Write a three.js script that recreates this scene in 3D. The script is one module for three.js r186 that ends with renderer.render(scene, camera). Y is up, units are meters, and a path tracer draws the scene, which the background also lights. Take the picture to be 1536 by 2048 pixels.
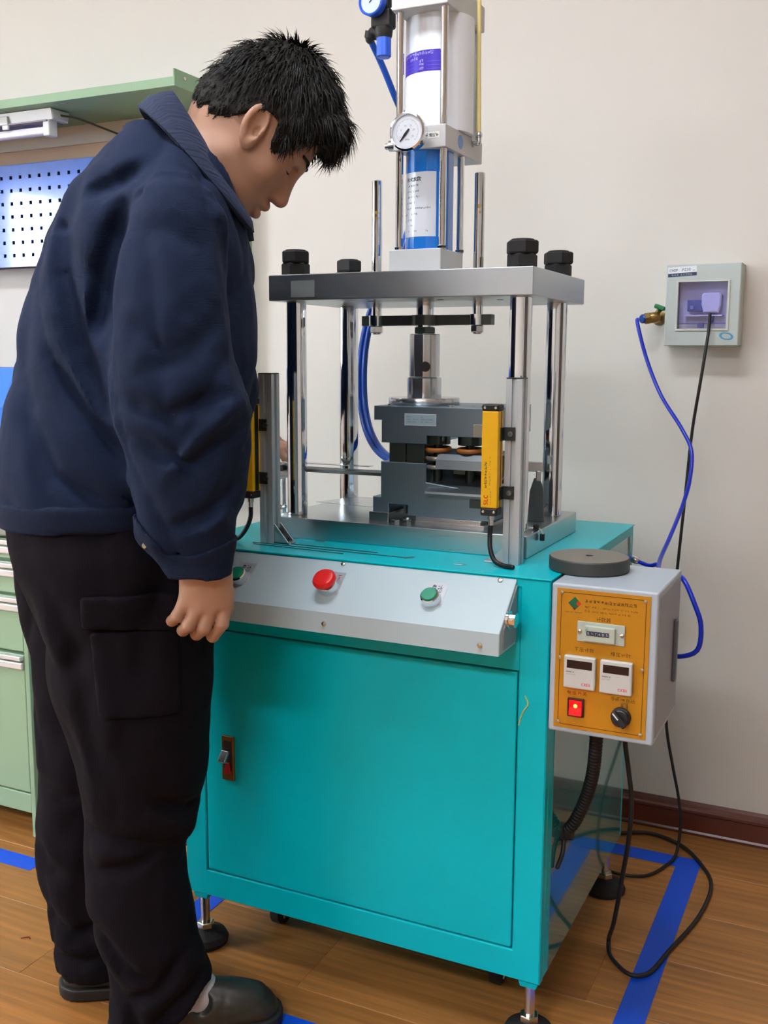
import * as THREE from 'three';
import { RoundedBoxGeometry } from 'three/addons/geometries/RoundedBoxGeometry.js';
import { mergeGeometries, mergeVertices, toCreasedNormals } from 'three/addons/utils/BufferGeometryUtils.js';
import { ImprovedNoise } from 'three/addons/math/ImprovedNoise.js';
import { RectAreaLightUniformsLib } from 'three/addons/lights/RectAreaLightUniformsLib.js';

// ---------------------------------------------------------------- camera, light, exposure
RectAreaLightUniformsLib.init();
const scene = new THREE.Scene();
const camera = new THREE.PerspectiveCamera(53.19, 1536 / 2048, 0.05, 50);
camera.position.set(0, 1.15, 0);
camera.rotation.order = 'YXZ';
camera.rotation.set(-0.149005, 0.44541, 0.004538);
const renderer = new THREE.WebGLRenderer({ antialias: true });
renderer.toneMapping = THREE.LinearToneMapping;
renderer.toneMappingExposure = 2.55;
renderer.shadowMap.enabled = true;
scene.background = new THREE.Color(0.86, 0.93, 1.0);       // overcast daylight, seen through the window only
scene.backgroundIntensity = 14;
const LAMP = { color: 0xf6f8ff, radiance: 8, glow: 5.0 };  // ceiling fluorescents

// ---------------------------------------------------------------- helpers
let seed = 7;
const rnd = () => { seed = (seed * 16807) % 2147483647; return seed / 2147483647; };
const V = (x, y, z) => new THREE.Vector3(x, y, z);
const noise = new ImprovedNoise();
const fbm = (x, y, z) => noise.noise(x, y, z) + 0.5 * noise.noise(2.1 * x, 2.1 * y, 2.1 * z) + 0.25 * noise.noise(4.3 * x, 4.3 * y, 4.3 * z);
const clamp = (x, a, b) => Math.min(b, Math.max(a, x));
const sstep = (a, b, x) => { const t = clamp((x - a) / (b - a), 0, 1); return t * t * (3 - 2 * t); };
const usedNames = {};
function numbered(n) { usedNames[n] = (usedNames[n] ?? -1) + 1; return usedNames[n] ? n + '_' + String(usedNames[n]).padStart(3, '0') : n; }
function shade(o) { o.castShadow = o.receiveShadow = true; return o; }
function tag(o, label, category, group) { o.userData = { label, category }; if (group) o.userData.group = group; return o; }
function thing(name, label, category, pos, group, turn = 0) {
  const o = new THREE.Group(); o.name = numbered(name); o.position.set(...pos); o.rotation.y = turn; scene.add(o);
  return tag(o, label, category, group);
}
const rootOf = (o) => { while (o.parent && o.parent !== scene) o = o.parent; return o; };
// a part: geometry is written in room coordinates (in the thing's own axes when the thing is turned)
function part(parent, name, geos, material, label) {
  const list = Array.isArray(geos) ? geos : [geos], root = rootOf(parent);
  const g = list.length > 1 ? join(list) : list[0];
  if (!root.rotation.y) g.translate(-root.position.x, -root.position.y, -root.position.z);
  const m = shade(new THREE.Mesh(g, material)); m.name = name; parent.add(m);
  if (label) m.userData.label = label;
  return m;
}
// a thing that is one mesh
function single(name, geos, material, label, category, pos, group) {
  const list = Array.isArray(geos) ? geos : [geos], g = list.length > 1 ? join(list) : list[0];
  g.translate(-pos[0], -pos[1], -pos[2]);
  const m = shade(new THREE.Mesh(g, material)); m.name = numbered(name); m.position.set(...pos); scene.add(m);
  return tag(m, label, category, group);
}
function struct(name, geos, material, parent = scene) {
  const list = Array.isArray(geos) ? geos : [geos];
  const m = shade(new THREE.Mesh(list.length > 1 ? join(list) : list[0], material)); m.name = name; parent.add(m);
  if (parent === scene) m.userData = { kind: 'structure' };
  return m;
}
function join(list) {
  const plain = list.map((g) => {
    g = g.index ? g.toNonIndexed() : g;
    for (const k of Object.keys(g.attributes)) if (!['position', 'normal', 'uv'].includes(k)) g.deleteAttribute(k);
    if (!g.attributes.uv) g.setAttribute('uv', new THREE.BufferAttribute(new Float32Array(g.attributes.position.count * 2), 2));
    if (!g.attributes.normal) g.computeVertexNormals();
    return g;
  });
  return mergeGeometries(plain);
}
// bevelled box between two corners
function bx(x0, x1, y0, y1, z0, z1, r = 0.0015, seg = 1) {
  const w = x1 - x0, h = y1 - y0, d = z1 - z0;
  return new RoundedBoxGeometry(w, h, d, seg, Math.min(r, w / 2.2, h / 2.2, d / 2.2)).translate((x0 + x1) / 2, (y0 + y1) / 2, (z0 + z1) / 2);
}
// plain box with uv in metres
function slab(x0, x1, y0, y1, z0, z1) {
  const w = x1 - x0, h = y1 - y0, d = z1 - z0, g = new THREE.BoxGeometry(w, h, d), u = g.attributes.uv, dims = [[d, h], [d, h], [w, d], [w, d], [w, h], [w, h]];
  for (let i = 0; i < u.count; i++) { const f = dims[i >> 2]; u.setXY(i, u.getX(i) * f[0], u.getY(i) * f[1]); }
  return g.translate((x0 + x1) / 2, (y0 + y1) / 2, (z0 + z1) / 2);
}
// turned profile [[r, y], ...] around the vertical through (x, z)
function lathe(profile, seg = 40, x = 0, z = 0, crease = 0.6) {
  const g = toCreasedNormals(new THREE.LatheGeometry(profile.map(([r, y]) => new THREE.Vector2(Math.max(r, 0), y)), seg), crease);
  return g.translate(x, 0, z);
}
function pillar(x, z, y0, y1, r, seg = 40, c = 0.0012) { return lathe([[0, y0], [r - c, y0], [r, y0 + c], [r, y1 - c], [r - c, y1], [0, y1]], seg, x, z); }
// turned profile laid along the direction a -> b (profile y measured from a)
function turned(profile, a, dir, seg = 32) {
  const g = lathe(profile, seg), q = new THREE.Quaternion().setFromUnitVectors(V(0, 1, 0), V(...dir).normalize());
  return g.applyQuaternion(q).translate(...a);
}
function disc(r, t, a, dir, seg = 32, c = 0.0008) { return turned([[0, 0], [r, 0], [r, t - c], [r - c, t], [0, t]], a, dir, seg); }
function hex(r, t, a, dir, spin = 0.3) {
  const g = toCreasedNormals(new THREE.LatheGeometry([[0, 0], [r * 0.94, 0], [r, t * 0.12], [r, t * 0.88], [r * 0.9, t], [0, t]].map((p) => new THREE.Vector2(...p)), 6), 0.2);
  return g.rotateY(spin).applyQuaternion(new THREE.Quaternion().setFromUnitVectors(V(0, 1, 0), V(...dir).normalize())).translate(...a);
}
function tube(pts, r, seg = 10, per = 8, closed = false) {
  const c = new THREE.CatmullRomCurve3(pts.map((p) => V(...p)), closed, 'centripetal'), n = Math.max(8, pts.length * per);
  const geos = [new THREE.TubeGeometry(c, n, r, seg, closed)];
  if (!closed) for (const e of [0, 1]) geos.push(new THREE.SphereGeometry(r, seg, 6).translate(...c.getPoint(e).toArray()));
  return join(geos);
}
// outline [[x, y], ...] in the front plane, given depth from z0 to z1
function prism(outline, z0, z1, bevel = 0.001, holes = []) {
  const s = new THREE.Shape(outline.map((p) => new THREE.Vector2(...p)));
  for (const h of holes) s.holes.push(new THREE.Path(h.map((p) => new THREE.Vector2(...p))));
  const g = new THREE.ExtrudeGeometry(s, { depth: z1 - z0 - 2 * bevel, bevelEnabled: bevel > 0, bevelThickness: bevel, bevelSize: bevel, bevelOffset: -bevel, bevelSegments: 1, curveSegments: 16 });
  return g.translate(0, 0, z0 + bevel);
}
// outline [[z, y], ...] given width from x0 to x1
function prismX(outline, x0, x1, bevel = 0.001) {
  return prism(outline.map(([z, y]) => [-z, y]), x0, x1, bevel).applyMatrix4(new THREE.Matrix4().set(0, 0, 1, 0, 0, 1, 0, 0, -1, 0, 0, 0, 0, 0, 0, 1));
}
const rect = (x0, x1, y0, y1) => [[x0, y0], [x1, y0], [x1, y1], [x0, y1]];
// flat printed sheet of w x h facing dir, centred at c
function sheet(w, h, c, dir = [0, 0, 1], up = [0, 1, 0]) {
  const z = V(...dir).normalize(), x = V(...up).cross(z).normalize(), y = z.clone().cross(x);
  return new THREE.PlaneGeometry(w, h).applyMatrix4(new THREE.Matrix4().makeBasis(x, y, z)).translate(...c);
}
function canvasTex(w, h, draw, srgb = true) {
  const c = document.createElement('canvas'); c.width = w; c.height = h;
  draw(c.getContext('2d'), w, h);
  const t = new THREE.CanvasTexture(c); if (srgb) t.colorSpace = THREE.SRGBColorSpace;
  t.wrapS = t.wrapT = THREE.RepeatWrapping; t.anisotropy = 8;
  return t;
}
function noiseTex(n, f, base, amp, stretchX = 1, stretchY = 1) {           // tiling grey noise for roughness or bump
  const data = new Uint8Array(n * n * 4);
  for (let j = 0; j < n; j++) for (let i = 0; i < n; i++) {
    const a = (i / n) * Math.PI * 2, b = (j / n) * Math.PI * 2, k = f / 6.28;
    const v = noise.noise(Math.cos(a) * k * stretchX + 9, Math.sin(a) * k * stretchX, Math.cos(b) * k * stretchY) + 0.6 * noise.noise(Math.cos(a) * 2.3 * k * stretchX, Math.sin(b) * 2.3 * k * stretchY + 4, Math.sin(a) * 2.3 * k * stretchX + Math.cos(b) * k * stretchY);
    const c = clamp(base + amp * v, 0, 1) * 255; data.set([c, c, c, 255], (j * n + i) * 4);
  }
  const t = new THREE.DataTexture(data, n, n); t.magFilter = THREE.LinearFilter; t.minFilter = THREE.LinearMipmapLinearFilter; t.generateMipmaps = true; t.wrapS = t.wrapT = THREE.RepeatWrapping; t.needsUpdate = true;
  return t;
}
const mat = (color, roughness, metalness = 0, extra = {}) => new THREE.MeshPhysicalMaterial({ color, roughness, metalness, ...extra });

// ---------------------------------------------------------------- materials
const roughBrushed = noiseTex(128, 14, 0.72, 0.1, 0.3, 6);
const clothBump = noiseTex(128, 60, 0.5, 0.4);
const M = {
  teal: mat(0x00c4d2, 0.3, 0, { specularIntensity: 0.4 }),
  grey: mat(0xb2c8d0, 0.42),
  greyBox: mat(0xaebcc8, 0.38),
  steel: mat(0xc2c8cc, 0.36, 1),
  dieSteel: mat(0x879dab, 0.4, 1),
  darkSteel: mat(0x6c7674, 0.42, 1),
  chrome: mat(0xdfe4e8, 0.08, 1),
  satin: mat(0xcdd3d8, 0.25, 1),
  alu: mat(0xd0d6da, 0.42, 1),
  aluPaint: mat(0xc8cccc, 0.5, 0.1),
  black: mat(0x14171a, 0.45),
  blackMatt: mat(0x1a1c1d, 0.7),
  rubber: mat(0x1b1b1d, 0.8),
  yellow: mat(0xe8b406, 0.38),
  orangeSpring: mat(0x9a5a18, 0.5),
  blueHose: mat(0x082cc0, 0.3),
  blueDark: mat(0x0d4fb4, 0.3),
  bluePaint: mat(0x1473cf, 0.25, 0, { clearcoat: 0.6, clearcoatRoughness: 0.1 }),
  bluePlastic: mat(0x2e62d8, 0.35),
  white: mat(0xe6ecf2, 0.32),
  tubeYellow: mat(0xdfcf8a, 0.35),
  brass: mat(0x9c8656, 0.35, 1),
  green: mat(0x8fae8f, 0.45),
  red: mat(0xd81e1e, 0.35),
  greenCap: mat(0x0f8f6d, 0.35),
  cable: mat(0x141417, 0.5),
  screw: mat(0xc9c6b8, 0.25, 1),
};

// ---------------------------------------------------------------- the room
const WALL_Z = -2.47, X0 = -5, X1 = 3.2, Z1 = 4.2, CEIL = 2.8;
const wallBump = noiseTex(256, 90, 0.5, 0.3);
const wallMat = mat(0xd4d2cb, 0.75, 0, { bumpMap: wallBump, bumpScale: 0.0008 });
struct('wall_back', slab(X0 - 0.2, X1 + 0.2, -0.1, CEIL + 0.1, WALL_Z - 0.2, WALL_Z), wallMat);
struct('wall_front', slab(X0 - 0.2, X1 + 0.2, -0.1, CEIL + 0.1, Z1, Z1 + 0.2), wallMat);
struct('wall_right', slab(X1, X1 + 0.2, -0.1, CEIL + 0.1, WALL_Z, Z1), wallMat);
const WIN = { z0: 0.2, z1: 1.5, y0: 0.95, y1: 2.24 };
struct('wall_left', [slab(X0 - 0.2, X0, -0.1, WIN.y0, WALL_Z, Z1), slab(X0 - 0.2, X0, WIN.y1, CEIL + 0.1, WALL_Z, Z1), slab(X0 - 0.2, X0, WIN.y0, WIN.y1, WALL_Z, WIN.z0), slab(X0 - 0.2, X0, WIN.y0, WIN.y1, WIN.z1, Z1)], wallMat);
struct('ceiling', slab(X0 - 0.2, X1 + 0.2, CEIL, CEIL + 0.2, WALL_Z - 0.2, Z1 + 0.2), mat(0xe9e6e0, 0.85));
{ // the window that the blue board mirrors
  const w = new THREE.Group(); w.name = 'window_1'; w.userData = { kind: 'structure' }; scene.add(w);
  const fr = mat(0xe4e6e8, 0.4), t = 0.05, x0 = X0 - 0.12, x1 = X0 - 0.06;
  struct('window_frame', [bx(x0, x1, WIN.y0, WIN.y0 + t, WIN.z0, WIN.z1, 0.004), bx(x0, x1, WIN.y1 - t, WIN.y1, WIN.z0, WIN.z1, 0.004), bx(x0, x1, WIN.y0, WIN.y1, WIN.z0, WIN.z0 + t, 0.004), bx(x0, x1, WIN.y0, WIN.y1, WIN.z1 - t, WIN.z1, 0.004)], fr, w);
  struct('window_pane', slab(X0 - 0.092, X0 - 0.088, WIN.y0 + t, WIN.y1 - t, WIN.z0 + t, WIN.z1 - t), mat(0xffffff, 0.02, 0, { transmission: 1, thickness: 0, ior: 1.5 }), w);
}

// floor: laminate boards laid along the wall
function woodTex(k) {
  return canvasTex(1024, 160, (g, w, h) => {
    const tone = [[166, 116, 60], [158, 109, 55], [173, 122, 66], [162, 112, 58], [154, 105, 52]][k % 5];
    const img = g.createImageData(w, h);
    for (let j = 0; j < h; j++) for (let i = 0; i < w; i++) {
      const x = i / w * 1.2, y = j / h * 0.19;
      const warp = noise.noise(x * 3, y * 9, k * 7.3) * 0.02;
      const rings = Math.sin((y + warp + 0.35 * noise.noise(x * 0.9, y * 5, k * 3.1) * 0.1) * 260);
      const grain = noise.noise(x * 14, y * 380, k * 5.7) * 0.6 + noise.noise(x * 5, y * 120, k * 2.2) * 0.8;
      const v = 1 + 0.045 * rings + 0.12 * grain + 0.12 * noise.noise(x * 2.2, y * 14, k * 11);
      for (let c = 0; c < 3; c++) img.data[(j * w + i) * 4 + c] = clamp(tone[c] * v * (c === 0 ? 1 : 0.985), 0, 255);
      img.data[(j * w + i) * 4 + 3] = 255;
    }
    g.putImageData(img, 0, 0);
  });
}
const floorM = struct('floor', slab(X0 - 0.2, X1 + 0.2, -0.12, -0.0085, WALL_Z - 0.2, Z1 + 0.2), mat(0x3a2414, 0.8));
{
  const boards = [0, 1, 2, 3, 4].map((k) => mat(0xffffff, 0.42, 0, { map: woodTex(k) }));
  const L = 1.215, Wd = 0.193, shapeOf = (len, wid) => {
    const s = new THREE.Shape(rect(-len / 2, len / 2, -wid / 2, wid / 2).map((p) => new THREE.Vector2(...p)));
    const g = new THREE.ExtrudeGeometry(s, { depth: 0.0068, bevelEnabled: true, bevelThickness: 0.0012, bevelSize: 0.0008, bevelOffset: -0.0008, bevelSegments: 1 }).rotateX(-Math.PI / 2).translate(0, -0.0084, 0);
    const p = g.attributes.position, u = g.attributes.uv;
    for (let i = 0; i < p.count; i++) u.setXY(i, p.getX(i) / L + 0.5, p.getZ(i) / Wd + 0.5);
    return g;
  };
  const cache = {};
  let row = 0;
  for (let z = WALL_Z + 0.002; z < Z1; z += Wd, row++) {
    const wid = Math.min(Wd, Z1 - z), off = ((row * 0.405) % 1) * L;
    for (let x = X0 - off; x < X1; x += L) {
      const a = Math.max(x, X0), b = Math.min(x + L, X1); if (b - a < 0.05) continue;
      const key = (b - a).toFixed(3) + ' ' + wid.toFixed(3);
      const m = shade(new THREE.Mesh(cache[key] ??= shapeOf(b - a, wid - 0.0002), boards[Math.floor(rnd() * 5)]));
      m.name = 'plank'; m.position.set((a + b) / 2, 0, z + wid / 2); floorM.add(m);
    }
  }
}
// baseboard: dark red wood, ogee top
{
  const prof = [[0, 0], [0.016, 0], [0.016, 0.006], [0.012, 0.01], [0.012, 0.052], [0.016, 0.056], [0.016, 0.062], [0.011, 0.066], [0.009, 0.074], [0.005, 0.08], [0, 0.08]];
  const bm = mat(0x5e2b1e, 0.28, 0, { clearcoat: 0.4, clearcoatRoughness: 0.15 });
  struct('baseboard_back', prismX(prof.map(([d, y]) => [WALL_Z + d, y]), X0, X1, 0.0004), bm);
  struct('baseboard_left', prism(prof.map(([d, y]) => [X0 + d, y]), WALL_Z + 0.02, Z1, 0.0004), bm);
}
// unseen dark doors, added only to put dark bands in the chrome and steel reflections
{
  const dm = mat(0x3a2a20, 0.5);
  const d1 = struct('door_1', [bx(-4.6, -3.55, 0, 2.1, Z1 - 0.04, Z1 + 0.01, 0.006)], dm);
  struct('added_door_handle', [bx(-3.68, -3.64, 0.98, 1.1, Z1 - 0.07, Z1 - 0.03, 0.006)], M.satin, d1);
  const d2 = struct('door_2', [bx(X1 - 0.04, X1 + 0.01, 0, 2.1, -1.3, -0.3, 0.006)], dm);
  struct('added_door_handle', [bx(X1 - 0.07, X1 - 0.03, 0.98, 1.1, -0.42, -0.38, 0.006)], M.satin, d2);
}
// ceiling lamps
for (const [x, z, where, k] of [[-0.75, -0.9, 'above the press', 0.84], [-2.9, -0.9, 'above the workbench', 0.7], [-0.4, 1.6, 'behind the camera', 2.0], [-2.9, 1.6, 'in the rear left of the room', 1.6]]) {
  const t = thing('ceiling_lamp', 'long white ceiling lamp ' + where, 'lamp', [x, CEIL - 0.06, z], 'ceiling lamps');
  part(t, 'housing', bx(x - 0.64, x + 0.64, CEIL - 0.06, CEIL, z - 0.16, z + 0.16, 0.004), mat(0xe8e8e8, 0.5));
  part(t, 'diffuser', bx(x - 0.6, x + 0.6, CEIL - 0.066, CEIL - 0.059, z - 0.135, z + 0.135, 0.002), mat(0xffffff, 0.6, 0, { emissive: LAMP.color, emissiveIntensity: LAMP.glow * k }));
  const l = new THREE.RectAreaLight(LAMP.color, LAMP.radiance * k, 1.2, 0.27);
  l.position.set(0, -0.012, 0); l.rotation.x = -Math.PI / 2; l.castShadow = true; t.add(l);
}
// blue floor tape
const tapeMat = mat(0x0a52dc, 0.35);
for (const [x0, x1, z0, z1, label] of [
  [-0.341, -0.29, -2.275, -1.0, 'blue floor tape strip running along the right side of the press'],
  [-1.26, -0.29, -2.328, -2.276, 'blue floor tape strip behind the press, beside the wall'],
  [-1.24, -0.341, -1.425, -1.374, 'blue floor tape strip in front of the press, at the shoe toe'],
  [-1.24, -1.188, -2.275, -1.426, 'blue floor tape strip under the left edge of the press'],
  [-2.6, -1.655, -1.662, -1.612, 'blue floor tape strip in front of the green drawer cabinet']])
  single('floor_tape', bx(x0, x1, 0.0001, 0.0007, z0, z1, 0.0002), tapeMat, label, 'tape', [(x0 + x1) / 2, 0, (z0 + z1) / 2]);

// ---------------------------------------------------------------- small print
const STROKES = {
  启: '3040 1181 1282841412 121609 3686893936', 动: '0131 0444 2408 0838 5393 9398 9879 7059', 计: '0424 2428 2837 3494 6069',
  数: '2004 0242 0140 0636 1519 3529 6053 5292 8259 5499', 器: '1030321210 6080826260 0494 5209 4497 1636391916 6686896966',
  下: '0191 4149 5477', 压: '1191 111609 3585 5359 2999 7687', 时: '0131380801 0434 4393 7179 7969 5566', 增: '0333 2027 0827 5061 8071 4292954542 6265 5686895956 5878',
  电: '1282861612 1484 4048 4899 9997', 源: '0112 0415 0918 3191 313629 5383865653 6669 5649 8699', 开: '1181 0494 3135 3519 7179', 关: '2031 7061 1282 0595 4245 4509 4599',
  技: '0333 2028 2818 0635 4292 6065 4585 8549 5599', 术: '0393 5059 5409 5499 7182', 参: '4022 2272 6172 0393 4309 4399 5436 6538 7729',
  手: '7011 0393 0696 5059 5939', 自: '4031 2282892922 2484 2686', 有: '0292 4009 3484 3439 8489 3686', 限: '0009 0030 3003 5080845450 5259 5488 5599', 公: '4014 6094 5508 0898 7699', 司: '0080 8099 2262 2464846828',
};
function glyphs(g, text, x, y, size, color, gap = 1.12, thick = 0.11) {
  g.strokeStyle = color; g.lineWidth = size * thick; g.lineCap = g.lineJoin = 'round';
  let k = 0;
  for (const ch of text) {
    const ox = x + k++ * size * gap;
    let code = STROKES[ch];
    if (!code) {                                                     // writing too blurred to read in the photograph
      code = '';
      for (let i = 0; i < 7; i++) { const a = Math.floor(rnd() * 9), b = Math.floor(rnd() * 9), l = 3 + Math.floor(rnd() * 5); code += (i % 2 ? `${a}${Math.min(b, 3)}${a}${Math.min(9, Math.min(b, 3) + l)} ` : `${Math.min(a, 3)}${b}${Math.min(9, Math.min(a, 3) + l)}${b} `); }
    }
    for (const s of code.trim().split(' ')) {
      g.beginPath();
      for (let i = 0; i < s.length; i += 2) { const px = ox + (+s[i]) / 9 * size, py = y + (+s[i + 1]) / 9 * size; i ? g.lineTo(px, py) : g.moveTo(px, py); }
      g.stroke();
    }
  }
}
function scribble(g, x, y, w, h, color) {                            // a line of print too small to read
  g.fillStyle = color;
  for (let i = x; i < x + w; i += h * 0.6) if (rnd() > 0.18) { g.globalAlpha = 0.5 + 0.5 * rnd(); g.fillRect(i, y + h * 0.3 * rnd(), h * (0.2 + 0.25 * rnd()), h * (0.45 + 0.4 * rnd())); }
  g.globalAlpha = 1;
}
const printed = (w, h, draw, rough = 0.4, extra = {}) => mat(0xffffff, rough, 0, { map: canvasTex(w, h, draw), ...extra });

// ---------------------------------------------------------------- the press
const CX = -0.782, FZ = -1.531, BZ = -2.14, CL = -1.156, CR = -0.44, TOP = 0.808;
const press = thing('hydraulic_press', 'teal bench press with chrome columns, steel plates and a white and blue cylinder on top', 'press machine', [CX, 0, -1.835]);
{
  // cabinet: body, front frame, door, side panel, top sheet
  const cab = part(press, 'cabinet', [
    bx(CL, CR, 0.115, TOP - 0.003, BZ, FZ - 0.02, 0.003),
    prism(rect(CL, CR, 0.115, TOP - 0.003), FZ - 0.021, FZ, 0.002, [rect(-1.107, -0.489, 0.1675, 0.79).reverse()]),
  ], M.teal);
  const door = part(cab, 'door', bx(-1.1045, -0.4912, 0.1702, 0.6496, FZ - 0.022, FZ - 0.0004, 0.0025), M.teal);
  part(cab, 'upper_front_panel', bx(-1.107, -0.489, 0.6525, 0.791, FZ - 0.022, FZ - 0.002, 0.001), M.teal);
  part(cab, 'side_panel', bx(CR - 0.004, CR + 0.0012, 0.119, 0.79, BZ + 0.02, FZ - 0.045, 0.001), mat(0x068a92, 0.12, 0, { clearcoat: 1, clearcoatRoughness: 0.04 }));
  part(cab, 'top_sheet', bx(CL - 0.002, CR + 0.002, TOP - 0.003, TOP, BZ - 0.002, FZ + 0.002, 0.0012), M.teal);
  // scuff of old tape on the front frame
  part(cab, 'paint_scuff', [tube([[-0.477, 0.612, FZ], [-0.472, 0.6, FZ + 0.0004], [-0.48, 0.585, FZ + 0.0003], [-0.487, 0.562, FZ]], 0.0012, 6)], mat(0xc8c070, 0.6), 'yellowish scratch');
  // door lock
  const lock = part(press, 'door_latch', [bx(-1.0655, -1.0385, 0.362, 0.449, FZ - 0.001, FZ + 0.004, 0.0015)], mat(0x8a6a3c, 0.35, 0.9), 'brass latch plate');
  part(lock, 'recess', bx(-1.061, -1.043, 0.382, 0.44, FZ + 0.0036, FZ + 0.0048, 0.0005), mat(0x231a17, 0.6));
  part(lock, 'lever', bx(-0.008, 0.008, -0.019, 0.004, -0.004, 0.004, 0.002).rotateX(-0.7).translate(-1.0525, 0.419, FZ + 0.012), M.satin);
  part(lock, 'red_key', prism([[-1.059, 0.377], [-1.0435, 0.377], [-1.047, 0.398], [-1.0555, 0.398]], FZ + 0.0042, FZ + 0.009, 0.0008), mat(0xa01018, 0.4), 'red push piece');
  // legs
  for (const [x, z] of [[-1.132, -1.556], [-0.463, -1.556], [-1.132, -2.1], [-0.463, -2.1]]) {
    const f = part(press, 'levelling_foot', lathe([[0, 0], [0.043, 0], [0.045, 0.008], [0.04, 0.018], [0.02, 0.027], [0.014, 0.03], [0, 0.03]], 32, x, z), M.rubber);
    part(f, 'threaded_rod', pillar(x, z, 0.028, 0.1, 0.009, 20), M.satin);
    part(f, 'lock_nut', hex(0.017, 0.013, [x, 0.03, z], [0, 1, 0]), M.screw);
    part(f, 'gusset', prism([[-0.02, 0.116], [0.02, 0.116], [0.014, 0.098], [-0.014, 0.098]], -0.014, 0.014, 0.001).translate(x, 0, z), M.teal);
  }
  for (const [x, z] of [[-1.03, -1.68], [-0.56, -1.68], [-1.03, -2.03], [-0.545, -2.03]]) {
    const w = part(press, 'caster', [disc(0.03, 0.022, [x - 0.011, 0.031, z], [1, 0, 0], 28, 0.003)], M.rubber);
    part(w, 'fork', [bx(x - 0.016, x - 0.0125, 0.02, 0.085, z - 0.018, z + 0.018), bx(x + 0.0125, x + 0.016, 0.02, 0.085, z - 0.018, z + 0.018), bx(x - 0.03, x + 0.03, 0.085, 0.1155, z - 0.03, z + 0.03)], M.satin);
  }
  // red cap on the left flank
  part(press, 'side_knob', turned([[0, 0], [0.012, 0], [0.012, 0.014], [0.021, 0.018], [0.0215, 0.03], [0.018, 0.035], [0, 0.036]], [CL, 0.212, -1.553], [-1, 0, 0]), M.red, 'red knob on the left side');

  // sloping control console
  const cons = part(press, 'control_console', prismX([[FZ, 0.803], [-1.4505, 0.7325], [-1.45, 0.697], [-1.4515, 0.697], [FZ, 0.697]], -1.085, -0.4955, 0.0012), M.grey, 'grey sloping console');
  part(cons, 'end_plate', prismX([[FZ + 0.002, 0.794], [-1.466, 0.735], [-1.466, 0.703], [FZ + 0.002, 0.703]], -0.496, -0.4935, 0.0005), mat(0x8d9499, 0.4));
  part(cons, 'end_lock', [turned([[0, 0], [0.014, 0], [0.014, 0.004], [0.0115, 0.005], [0.0115, 0.014], [0.0095, 0.015], [0, 0.015]], [-0.494, 0.748, -1.484], [1, 0, 0])], M.chrome, 'chrome key lock');
  const n = V(0, 0.081, 0.0705).normalize().toArray(), up = V(0, 0.0705, -0.081).normalize().toArray();
  const onSlope = (x, t) => [x, 0.803 + t * (0.7325 - 0.803), FZ + t * (FZ * -1 - 1.4505)];
  const btnLabel = printed(160, 110, (g, w, h) => { g.fillStyle = '#b9bfc6'; g.fillRect(0, 0, w, h); glyphs(g, '启动', 38, 12, 34, '#3a3f46', 1.4); }, 0.3, { metalness: 0.3 });
  const stopLabel = printed(160, 110, (g, w, h) => { g.fillStyle = '#b4bac2'; g.fillRect(0, 0, w, h); g.strokeStyle = '#b03030'; g.lineWidth = 4; glyphs(g, '下', 100, 12, 30, '#b03030'); }, 0.3, { metalness: 0.3 });
  for (const [x, kind] of [[-0.991, 'green'], [-0.812, 'red'], [-0.624, 'green']]) {
    const c = onSlope(x, 0.55), lc = onSlope(x, 0.43), red = kind === 'red', r = red ? 0.0205 : 0.0145;
    const plate = part(cons, 'legend_plate', sheet(0.034, 0.046, [lc[0] + 0.002, lc[1] + n[1] * 0.0006, lc[2] + n[2] * 0.0006], n, up), red ? stopLabel : btnLabel);
    part(cons, 'button_ring', turned([[0, 0], [0.0165, 0], [0.0165, 0.006], [0.0155, 0.0145], [0.0135, 0.016], [0, 0.016]], c, n), M.chrome);
    const top = [c[0] + n[0] * 0.0155, c[1] + n[1] * 0.0155, c[2] + n[2] * 0.0155];
    part(cons, 'push_button', red ? turned([[0, 0], [0.012, 0], [0.0135, 0.006], [r, 0.009], [r, 0.0125], [0.017, 0.017], [0.009, 0.019], [0, 0.0195]], top, n) : turned([[0, 0], [0.0125, 0], [0.0125, 0.003], [0.0118, 0.004], [0, 0.0042]], top, n), red ? M.red : M.greenCap, red ? 'red mushroom stop button' : 'flat green start button');
  }
  for (const [x, y, z, d] of [[-0.802, 0.7135, -1.45, [0, 0, 1]], [-0.527, 0.7115, -1.45, [0, 0, 1]], [-1.06, 0.7135, -1.45, [0, 0, 1]], [-0.806, 0.8, -1.5265, n], [-0.522, 0.8, -1.5265, n], [-1.04, 0.8, -1.5265, n]])
    part(cons, 'screw', turned([[0, 0], [0.0042, 0], [0.0038, 0.002], [0.002, 0.003], [0, 0.0032]], [x, y, z], d, 14), M.screw);

  // plates, columns and nuts
  part(press, 'base_plate', bx(-1.039, -0.525, TOP, 0.848, -1.995, -1.672, 0.0018), mat(0xc0cacc, 0.42, 1, { roughnessMap: roughBrushed }), 'ground steel base plate');
  const tp = part(press, 'top_plate', bx(-1.039, -0.525, 1.2555, 1.303, -2.0, -1.67, 0.0018), mat(0xbcc4c9, 0.5, 1, { roughnessMap: roughBrushed }), 'thick steel top plate');
  for (const [x, z] of [[-0.86, -1.74], [-0.62, -1.78], [-0.72, -1.74]]) part(tp, 'bore', disc(0.006, 0.0006, [x, 1.2556, z], [0, -1, 0], 16, 0.0001), M.black);
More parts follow.
